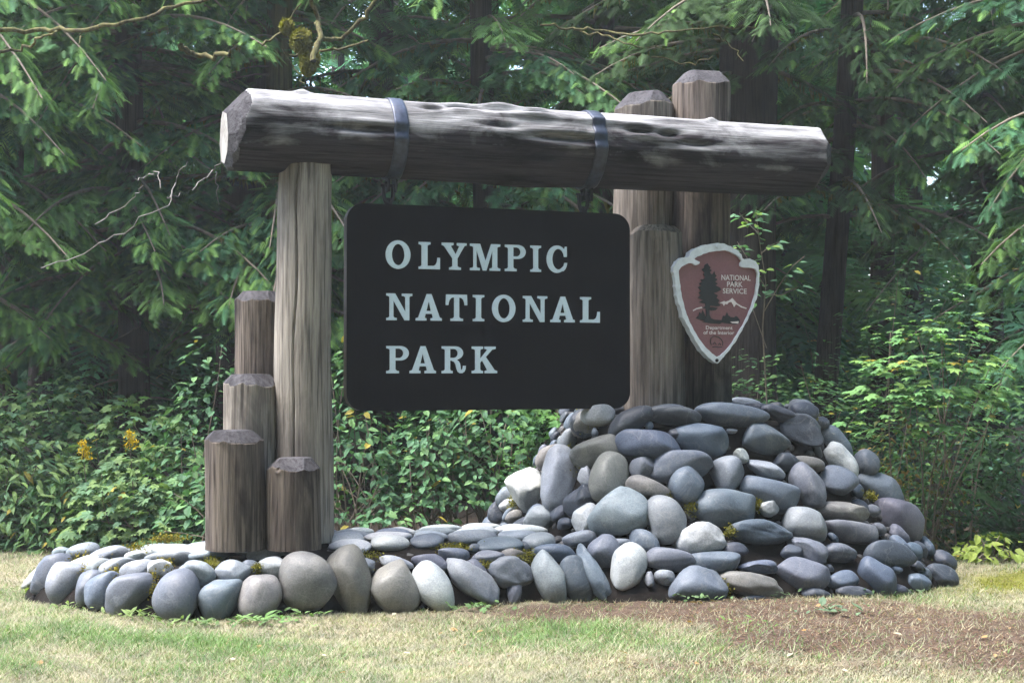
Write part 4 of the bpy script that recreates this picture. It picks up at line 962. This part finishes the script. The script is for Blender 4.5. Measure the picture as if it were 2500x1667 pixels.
def shrub(label, px, Y, rx, ry, h, n, tp, size, tints, seed, hero=14, zmin=.0, flat=0.0, cat='shrub', group=None, z0=None, stem=18, name='shrub', zoff=0):
    r = np.random.default_rng(seed); x, y = xy(px, Y); z0 = float(ground_z(np.array([x]), np.array([y]))[0]) if z0 is None else z0
    root = empty(name, (x, y, z0)); tag(root, label, cat, group)
    d = nrm(r.normal(size=(n * 3, 3)) * np.array([1, 1, .9])); d = d[(d[:, 2] > -.05) & ((d[:, 1] < .55) | (r.random(len(d)) < .35))][:n]
    lump = 1 + .22 * SNoise(seed, 3.2, 7)(d) + .10 * SNoise(seed + 1, 8, 7)(d)
    rho = (1 - .45 * r.random(len(d)) ** 2.2) * lump
    zz = zmin + (1 - zmin) * np.clip(d[:, 2] * rho, 0.02, 1.4)
    if flat: zz = np.round(zz * flat + r.normal(0, .3, len(zz))) / flat + r.normal(0, .03, len(zz))
    P = np.stack([x + rx * d[:, 0] * rho, y + ry * d[:, 1] * rho, z0 + zoff + h * zz], -1)
    keep = P[:, 2] > .03; P = P[keep]; d = d[keep]; N = len(P)
    az = np.arctan2(d[:, 1], d[:, 0]) + r.normal(0, .8, N)
    fw = np.stack([np.cos(az), np.sin(az), r.normal(-.35 if not flat else -.05, .3 if not flat else .12, N)], -1)
    up = np.stack([d[:, 0] * .35 + r.normal(0, .3, N) * (1 - .6 * bool(flat)), d[:, 1] * .35 + r.normal(0, .3, N) * (1 - .6 * bool(flat)) - .15, np.full(N, .9)], -1)
    sz = size * r.uniform(.55, 1.25, N); tt = np.array(tints); k = r.integers(0, len(tt), N)
    ti = tt[k] * r.uniform(.75, 1.2, N)[:, None]
    odd = r.random(N) < .015; ti[odd] = np.array([.28, .24, .05])
    hi = np.argsort(d[:, 1] * .6 - d[:, 2] * .3 - sz / size * .5)[:hero * 3]; hi = r.choice(hi, min(hero, len(hi)), replace=False) if hero else []
    mask = np.ones(N, bool); mask[hi] = False
    T, C = instance(LEAF[tp], P[mask], fw[mask], up[mask], sz[mask], ti[mask])
    kind(soup('foliage', T, C, M_LEAF, root), 'stuff')
    for i in hi: hero_leaf(tp, tuple(tt[k[i]]), root, P[i], fw[i], up[i], sz[i] * 1.1)
    st = Acc()
    for i in r.integers(0, N, stem):
        b = np.array([x + r.normal(0, rx * .3), y + r.normal(0, ry * .3), z0 - .02]); e = P[i]; m = (b + e) / 2 + np.array([r.normal(0, .08), r.normal(0, .08), h * .12])
        s_ = np.linspace(0, 1, 7)[:, None]; st.add(*tube((1 - s_) ** 2 * b + 2 * s_ * (1 - s_) * m + s_ ** 2 * e, np.linspace(.009, .003, 7), 5))
    if stem: kind(st.build('stem_set', M_TWIG, root), 'stuff')
    return root
SH = [  # left bank
 ('dense green shrub at the far left edge, tallest of the left bank', -110, 13.5, 1.0, .8, 1.55, 1500, 'tri', .115, G_A, 16),
 ('pale green bushy shrub under the hanging hemlock bough at the left', 120, 13.6, .95, .8, 1.35, 1400, 'tri', .115, G_A, 16),
 ('low leafy shrub around the yellow flower spikes', 330, 13.3, .85, .7, 1.0, 1200, 'lobed', .13, G_A, 16),
 ('glossy salal shrub rising just left of the front stumps', 500, 12.7, .55, .5, 1.5, 910, 'ovate', .088, G_SALAL, 20),
 ('narrow-leaved weed bank at the left edge of the grass', -20, 12.95, .8, .45, .85, 1000, 'lance', .13, G_A, 12),
 ('lance-leaved clump at the grass edge left of the platform end', 190, 12.9, .75, .45, .8, 1000, 'lance', .12, G_MID, 12),
 ('broad-leaved clump behind the left end of the platform', 380, 12.6, .7, .45, .72, 850, 'lobed', .12, G_A, 14),
 ('small salal clump peeking out behind the dark front stump', 560, 12.0, .45, .4, .85, 420, 'ovate', .10, G_SALAL, 12),
 # centre, under the sign
 ('salal bush right of the tall cracked post, under the sign', 880, 12.5, .62, .5, 1.55, 806, 'ovate', .088, G_SALAL, 26, .22),
 ('leggy salal bush under the middle of the sign', 1060, 12.6, .62, .5, 1.5, 780, 'ovate', .088, G_SALAL, 26, .30),
 ('salal bush under the right half of the sign', 1215, 12.7, .6, .5, 1.55, 780, 'ovate', .088, G_SALAL, 26, .30),
 ('brighter lobed-leaf bush behind the left shoulder of the stone mound', 1360, 12.9, .5, .45, 1.5, 520, 'lobed', .115, [(.10, .22, .06), (.08, .19, .06)], 18, .2),
 ('low dark salal sprigs along the back of the platform', 960, 12.1, .75, .25, .55, 160, 'ovate', .10, G_SALAL, 16, .1),
 # right
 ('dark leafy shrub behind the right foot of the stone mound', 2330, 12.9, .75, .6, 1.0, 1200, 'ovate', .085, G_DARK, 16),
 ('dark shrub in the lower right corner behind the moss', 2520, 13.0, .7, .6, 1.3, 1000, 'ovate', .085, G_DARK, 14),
 ('yellow-green low plant right of the stone mound foot', 2400, 12.0, .34, .25, .26, 130, 'ovate', .10, [(.17, .24, .05), (.2, .26, .06)], 14),
 ('bronze-green mossy bush on the right shoulder of the mound', 2190, 12.9, .55, .5, 1.15, 1100, 'lance', .07, [(.12, .115, .03), (.09, .12, .04), (.15, .10, .03)], 6),
 ('layered huckleberry thicket behind the mound, right of the plaque', 1960, 14.2, 1.0, .8, 2.0, 1900, 'ovate', .075, G_MID, 10, .1, 9),
 ('layered green thicket behind the bright maple bush', 2250, 14.6, 1.1, .8, 2.5, 2300, 'ovate', .08, G_MID, 10, .1, 10),
 ('bluish-green layered thicket at the right edge', 2480, 14.3, .9, .8, 2.9, 1900, 'ovate', .09, G_TEAL, 12, .15, 10),
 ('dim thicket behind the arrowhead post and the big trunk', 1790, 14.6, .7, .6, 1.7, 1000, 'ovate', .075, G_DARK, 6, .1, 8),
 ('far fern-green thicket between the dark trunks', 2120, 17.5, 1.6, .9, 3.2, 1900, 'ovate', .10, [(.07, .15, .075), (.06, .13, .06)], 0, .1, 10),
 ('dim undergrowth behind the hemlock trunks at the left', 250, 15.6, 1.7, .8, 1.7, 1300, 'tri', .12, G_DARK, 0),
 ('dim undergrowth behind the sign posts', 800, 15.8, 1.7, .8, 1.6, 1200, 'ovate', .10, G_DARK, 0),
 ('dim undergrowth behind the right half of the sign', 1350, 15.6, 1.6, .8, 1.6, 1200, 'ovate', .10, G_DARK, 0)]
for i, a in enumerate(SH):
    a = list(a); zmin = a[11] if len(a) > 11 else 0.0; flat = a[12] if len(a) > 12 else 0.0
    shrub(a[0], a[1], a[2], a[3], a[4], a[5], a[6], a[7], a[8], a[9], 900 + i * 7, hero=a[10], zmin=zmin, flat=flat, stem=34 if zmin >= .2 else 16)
shrub('bright green maple bush on thin stems right of the stone mound', 2275, 12.5, .62, .5, 1.95, 420, 'lobed', .125, G_BRIGHT, 1500, hero=150, zmin=.62, flat=7, stem=10, name='maple_bush')

def slender():
    r = np.random.default_rng(3); Y = 12.0; root = empty('slender_shrub', at(1872, 985, Y) * np.array([1, 1, 0])); tag(root, 'slender leafy sapling just right of the arrowhead plaque', 'sapling')
    tw = Acc(); st = [(1872, 1180), (1873, 985), (1862, 800), (1870, 690), (1850, 560), (1846, 505)]
    twigs = [st, [(1866, 760), (1900, 700), (1935, 650), (1965, 625)], [(1868, 700), (1830, 640), (1800, 590)], [(1872, 850), (1840, 760), (1825, 700)], [(1870, 720), (1910, 720), (1950, 700)], [(1858, 620), (1880, 600), (1905, 590)], [(1852, 570), (1825, 545), (1805, 520)]]
    for j, t in enumerate(twigs):
        P = np.array([at(p[0], p[1], Y + (0 if j == 0 else .12 * math.sin(j * 2.1 + k))) for k, p in enumerate(t)])
        tw.add(*tube(P, np.linspace(.009 if j == 0 else .005, .0025, len(P)), 5))
        L = np.linspace(0, 1, len(P)); n = 26 if j == 0 else 9
        for k in range(n):
            s_ = r.uniform(.55 if j == 0 else .25, 1); p = np.array([np.interp(s_, L, P[:, i]) for i in range(3)]); az = r.uniform(0, 6.28)
            fw = np.array([math.cos(az), math.sin(az), r.uniform(-.4, .15)]); sz = r.uniform(.07, .115)
            hero_leaf('ovate', [(.10, .21, .12), (.08, .18, .10), (.17, .28, .07)][r.integers(0, 3)], root, p + fw * .03, fw, np.array([r.normal(0, .3), -.45, 1.0]), sz)
    kind(tw.build('stem_set', M_TWIG, root), 'stuff')
slender()

def fern_frond_tpl():
    T = []; C = []
    for i in range(17):
        s = .10 + .88 * i / 16; l = .20 * math.sin(math.pi * min(1, s * .9 + .12)) ** .8 + .012
        for sg in (-1, 1):
            z = .55 * s - .72 * s * s; b = np.array([s, 0, z]); t = b + np.array([l * .22, sg * l, -.18 * l]); n = np.array([.02, 0, 0])
            T += [[b - n, b + n, t]]; C += [.85 + .3 * s]
    for i in range(8):
        a, b = .12 * i, .12 * (i + 1); za, zb_ = .55 * a - .72 * a * a, .55 * b - .72 * b * b
        T += [[[a, -.008, za], [a, .008, za], [b, 0, zb_]]]; C += [.8]
    return np.array(T), np.array(C)
FERN = fern_frond_tpl()
def fern(label, px, Y, size, tint, seed, group=None, n=13):
    r = np.random.default_rng(seed); x, y = xy(px, Y); z0 = float(ground_z(np.array([x]), np.array([y]))[0]); root = empty('fern', (x, y, z0)); tag(root, label, 'fern', group)
    for k in range(n):
        az = 2 * math.pi * k / n + r.normal(0, .2); f = np.array([[math.cos(az), math.sin(az), .35 + r.normal(0, .15)]])
        T, C = instance(FERN, np.array([[x, y, z0 + .02]]), f, np.array([[0, 0, 1.0]]), np.array([size * r.uniform(.75, 1.15)]), np.array(tint)[None] * r.uniform(.8, 1.2))
        soup('frond', T, C, M_LEAF, root)
for a in [('sword fern in the shade beside the reddish hemlock trunk', 395, 13.9, 1.15, (.06, .13, .05)), ('sword fern left of the yellow flower spikes', 230, 14.2, 1.1, (.05, .12, .05)), ('arching fern at the left edge under the hemlock', 30, 14.3, 1.1, (.055, .12, .05)),
          ('sword fern on the slope right of the log posts', 1960, 13.0, 1.0, (.06, .14, .06)), ('sword fern between the mound and the maple bush', 2120, 13.4, 1.1, (.055, .13, .05)), ('big fern behind the mound left of the sapling', 1850, 13.6, 1.2, (.05, .12, .05)), ('fern in the dark at the lower right', 2470, 12.6, .8, (.045, .10, .045))]:
    fern(a[0], a[1], a[2], a[3], a[4], int(a[1]) + 40)

def goldenrod(label, px, py, Y, seed):
    r = np.random.default_rng(seed); top = at(px, py, Y); base = np.array([top[0] + .05, top[1], 0.0]); root = empty('goldenrod', base); tag(root, label, 'wildflower')
    V, F = tube([base, (base + top) / 2 + np.array([.02, 0, 0]), top], [.006, .005, .003], 6); mesh_np('stem', V, F, M_TWIG, root)
    T = []; C = []
    for k in range(240):
        s_ = r.random(); p = top + np.array([.05 * s_, 0, -.16 * s_]) + r.normal(size=3) * np.array([.012 + .022 * s_, .02, .008]); d = r.normal(size=3) * .012; e = r.normal(size=3) * .012
        T.append([p, p + d, p + e]); C.append(np.array([.62, .44, .02]) * r.uniform(.7, 1.1))
    kind(soup('flower_spike', np.array(T), np.array(C), M_LEAF, root), 'stuff')
    for k in range(16):
        az = r.uniform(0, 6.28); hero_leaf('lance', (.09, .17, .08), root, base + (top - base) * r.uniform(.45, .85), np.array([math.cos(az), math.sin(az), .1]), np.array([0, -.3, 1.0]), r.uniform(.08, .12))
goldenrod('larger yellow goldenrod spike above the left shrubs', 314, 1050, 12.55, 1); goldenrod('smaller yellow goldenrod spike, left of the larger one', 201, 1076, 12.6, 2)

def weed(label, px, py, size, n, tint, seed, tp='lance'):
    n = max(10, n // 2); r = np.random.default_rng(seed); d = ray(px, py); Y = -EYE / d[2]; x, y = d[0] * Y, Y; z = float(ground_z(np.array([x]), np.array([y]))[0]); root = empty('weed_clump', (x, y, z)); tag(root, label, 'weed', 'weeds growing along the foot of the stone base')
    az = r.uniform(0, 6.28, n); P = np.stack([x + r.normal(0, size * .9, n), y + r.normal(0, size * .4, n), z + r.uniform(.0, .05, n)], -1)
    fw = np.stack([np.cos(az), np.sin(az), r.uniform(.2, 1.0, n)], -1)
    T, C = instance(LEAF[tp], P, fw, np.stack([r.normal(0, .3, n), r.normal(0, .3, n) - .2, np.ones(n)], -1), r.uniform(.25, .7, n) * size, np.array(tint)[None] * np.array([[1.0, .85, .9]]) * r.uniform(.7, 1.25, n)[:, None])
    kind(soup('foliage', T, C, M_LEAF, root), 'stuff')
for i, (px, py, sz, n, t, tp, lab) in enumerate([(100, 1442, .15, 40, (.16, .26, .08), 'lobed', 'bright weed at the left foot of the platform'), (205, 1490, .12, 60, (.14, .23, .08), 'lance', 'weed tuft before the second big stone from the left'), (345, 1512, .13, 70, (.13, .22, .08), 'lance', 'weed tuft before the big slanting stone'), (430, 1526, .12, 70, (.12, .21, .08), 'lance', 'weed tuft under the round grey front stone'), (545, 1524, .13, 80, (.11, .22, .08), 'lance', 'weed tuft left of the middle of the left front stones'), (650, 1520, .13, 90, (.11, .24, .08), 'lance', 'largest green tuft below the front stones'), (745, 1508, .10, 50, (.11, .22, .08), 'lance', 'weed tuft under the largest round front stone'),
      (1165, 1488, .11, 34, (.12, .24, .10), 'lobed', 'pale green weed under the slanting white stones'), (1620, 1455, .12, 24, (.06, .13, .06), 'lance', 'dark strappy weed between mound stones'), (1785, 1462, .11, 70, (.11, .20, .06), 'lance', 'mossy weed between the two lowest mound stones'), (1700, 1480, .09, 50, (.10, .20, .09), 'ovate', 'tiny round-leaved weeds under the angular mound stone'), (1905, 1466, .08, 30, (.09, .18, .08), 'lance', 'weed tuft below the long flat mound stone'), (2115, 1450, .10, 26, (.08, .18, .08), 'ovate', 'small leafy sprig under the smooth right mound stones'), (2240, 1443, .10, 26, (.10, .19, .08), 'lance', 'weed tuft near the right foot of the mound'), (2030, 1512, .14, 40, (.11, .2, .12), 'ovate', 'bluish-green low weed on the brown litter'), (1820, 1545, .09, 36, (.12, .24, .07), 'lance', 'small bright tuft on the brown litter')]):
    weed(lab, px, py, sz, n, t, 3000 + i, tp)

# dead and mossy branches on the near hemlocks
def branches(parent, lst, mat):
    for pts, Y, r0, r1 in lst:
        P = np.array([at(px, py, Y + .25 * math.sin(i * 1.7)) for i, (px, py) in enumerate(pts)]); t = np.linspace(0, 1, len(P)); tt = np.linspace(0, 1, len(P) * 4)
        Q = np.stack([np.interp(tt, t, P[:, k]) for k in range(3)], -1); Q[1:-1] += np.random.default_rng(int(pts[0][0] + pts[0][1])).normal(0, .012, Q[1:-1].shape)
        mesh_np('dead_branch', *tube(Q, np.linspace(r0, r1, len(Q)), 6), mat, parent)
by_label = lambda k: next(o for o in bpy.data.objects if o.get('label', '').startswith(k))
branches(by_label('hemlock with a reddish'), [([(-20, 72), (100, 78), (190, 76), (300, 60), (410, 22), (540, -10)], 12.2, .022, .014), ([(-10, 128), (50, 122), (100, 92), (140, 78)], 12.2, .016, .008), ([(200, 68), (198, 88), (190, 110)], 12.2, .007, .004)], M_BARKMOSS)
branches(by_label('hemlock with a reddish'), [([(232, 548), (280, 520), (330, 480), (350, 452)], 12.1, .005, .003), ([(330, 436), (360, 430), (385, 418), (392, 460)], 12.1, .005, .003), ([(100, 655), (200, 622), (290, 570), (400, 500), (440, 470)], 12.3, .006, .003), ([(408, 484), (430, 440), (458, 395)], 12.2, .006, .003), ([(84, 205), (92, 240)], 12.2, .005, .003), ([(470, 465), (520, 420), (555, 380)], 12.6, .006, .003), ([(530, 420), (535, 500)], 12.6, .005, .003)], M_PALETWIG)
branches(by_label('hemlock right behind'), [([(640, 112), (690, 70), (735, 10)], 13.2, .013, .008), ([(690, 120), (715, 160), (745, 205)], 13.2, .008, .004), ([(760, -10), (775, 40), (780, 90), (765, 150)], 13.2, .02, .03), ([(775, 100), (830, 95), (890, 40), (930, -20)], 13.2, .025, .015), ([(700, 135), (760, 130), (830, 120), (900, 100)], 13.3, .016, .01), ([(440, 110), (480, 135), (560, 135)], 13.0, .03, .02)], M_BARKMOSS)
branches(by_label('hemlock behind the low domed'), [([(1320, 62), (1400, 72), (1480, 88), (1540, 108), (1640, 122)], 13.6, .012, .006), ([(1400, 72), (1480, 74), (1560, 86), (1640, 80), (1760, 66), (1850, 70)], 13.6, .014, .006), ([(1590, 140), (1680, 160), (1740, 138)], 13.6, .009, .005), ([(1740, 84), (1780, 108), (1815, 150)], 13.6, .010, .004)], M_BARKMOSS)
def moss_ball(parent, px, py, Y, R, seed):
    r = np.random.default_rng(seed); c = at(px, py, Y); n = 900; d = nrm(r.normal(size=(n, 3))); p = c + d * R * r.uniform(.8, 1, (n, 1)) * np.array([1, 1, 1.15])
    e = r.normal(size=(n, 3)) * .02; T = np.stack([p - e, p + e, p + d * .03 + np.array([0, 0, -.03])], 1)
    kind(soup('moss_ball', T, np.array([.17, .165, .03])[None] * r.uniform(.6, 1.2, (n, 1)), M_GRASS, parent), 'stuff')
hb = by_label('hemlock right behind')
for a in [(735, 96, 13.2, .085), (757, 140, 13.2, .07), (752, 160, 13.2, .05), (700, 62, 13.2, .04)]: moss_ball(hb, *a, int(a[0]))

# ------------------------------------------------------------------ grass, litter
def blades(name, label, cat, n, seed, which):
    r = np.random.default_rng(seed)
    Y = 6.9 + (13.0 - 6.9) * r.random(n) ** 1.25; X = (r.random(n) * 2 - 1) * (.40 * Y + .5)
    g, l, m, f = ground_mix(X, Y); h = base_h(X, Y)
    ok = (h < .02) & (r.random(n) > f)
    if which == 'grass': ok &= r.random(n) > l * .86
    else: ok &= r.random(n) < l * 1.0 + .10
    X, Y, g, l, m = X[ok], Y[ok], g[ok], l[ok], m[ok]; N = len(X); z = ground_z(X, Y)
    P = np.stack([X, Y, z], -1); az = r.uniform(0, 6.28, N)
    if which == 'grass':
        ln = r.uniform(.018, .05, N) * (1 + .5 * g); lean = r.uniform(.3, 1.7, N); wd = r.uniform(.0016, .0036, N)
        tip = P + np.stack([np.cos(az) * ln * lean, np.sin(az) * ln * lean, ln * .75], -1)
        isg = r.random(N) < g * .85 + .10
        col = np.where(isg[:, None], np.array([.12, .20, .08]), np.array([.275, .268, .20])) * r.uniform(.6, 1.25, N)[:, None]
        ism = r.random(N) < m; col[ism] = np.array([.17, .18, .035]) * r.uniform(.7, 1.2, (ism.sum(), 1)); tip[ism] = P[ism] + .5 * (tip[ism] - P[ism])
    else:
        ln = r.uniform(.012, .05, N); wd = r.uniform(.0012, .004, N); P[:, 2] += r.uniform(.003, .016, N)
        tip = P + np.stack([np.cos(az) * ln, np.sin(az) * ln, r.normal(0, .006, N)], -1)
        col = np.array([(.14, .085, .058), (.095, .060, .043), (.22, .165, .115), (.05, .036, .03)])[r.integers(0, 4, N)] * r.uniform(.7, 1.2, N)[:, None]
    sv = np.stack([-np.sin(az) * wd, np.cos(az) * wd, np.full(N, .0004)], -1)
    o = soup(name, np.stack([P - sv, P + sv, tip], 1), col, M_GRASS); tag(kind(o, 'stuff'), label, cat)
blades('grass', 'short half-dry lawn in front of the stone base', 'grass', 320000, 61, 'grass')
blades('needle_litter', 'brown conifer needles and chips along the foot of the wall', 'litter', 150000, 62, 'litter')
def fallen():
    r = np.random.default_rng(71); k = 0
    while k < 46:
        px, py = r.uniform(0, 2500), r.uniform(1480, 1660); d = ray(px, py); Y = -EYE / d[2]; p = np.array([d[0] * Y, Y, 0.0])
        if base_h(p[0:1], p[1:2])[0] > 0: continue
        p[2] = float(ground_z(p[0:1], p[1:2])[0]) + .02; az = r.uniform(0, 6.28)
        T, C = LEAF['ovate']; key = ('fallen', k % 4); tint = [(.30, .20, .10), (.17, .11, .07), (.42, .38, .30), (.24, .15, .06)][k % 4]
        if key not in _leafmesh:
            o = soup('fallen_leaf', T, np.array(tint)[None] * C[:, None], M_LEAF); _leafmesh[key] = o.data
        else:
            o = bpy.data.objects.new('fallen_leaf', _leafmesh[key]); COL.objects.link(o)
        s_ = r.uniform(.03, .065); o.location = p; o.scale = (s_, s_, s_); o.rotation_euler = (r.normal(0, .3), r.normal(0, .3), az)
        tag(o, 'small dead leaf lying on the lawn', 'leaf', 'dead leaves scattered on the lawn'); k += 1
fallen()

# ------------------------------------------------------------------ damp forest air
HZ = 0.0012
if HZ:
    hm = bpy.data.materials.new('haze_air'); hm.use_nodes = True; ht = hm.node_tree
    for n_ in list(ht.nodes):
        if n_.type != 'OUTPUT_MATERIAL': ht.nodes.remove(n_)
    pv = ht.nodes.new('ShaderNodeVolumePrincipled'); pv.inputs['Density'].default_value = HZ; pv.inputs['Color'].default_value = (.86, .93, .93, 1); pv.inputs['Anisotropy'].default_value = .2
    ht.links.new(pv.outputs[0], [n_ for n_ in ht.nodes if n_.type == 'OUTPUT_MATERIAL'][0].inputs['Volume'])
    X0, X1, Y0, Y1, Z0, Z1 = -123, 123, -123, 133, -1.5, 44
    HV = [(x, y, z) for z in (Z0, Z1) for y in (Y0, Y1) for x in (X0, X1)]
    kind(mesh_np('haze', np.array(HV), [(0, 2, 3, 1), (4, 5, 7, 6), (0, 1, 5, 4), (2, 6, 7, 3), (0, 4, 6, 2), (1, 3, 7, 5)], hm, smooth=False), 'stuff')
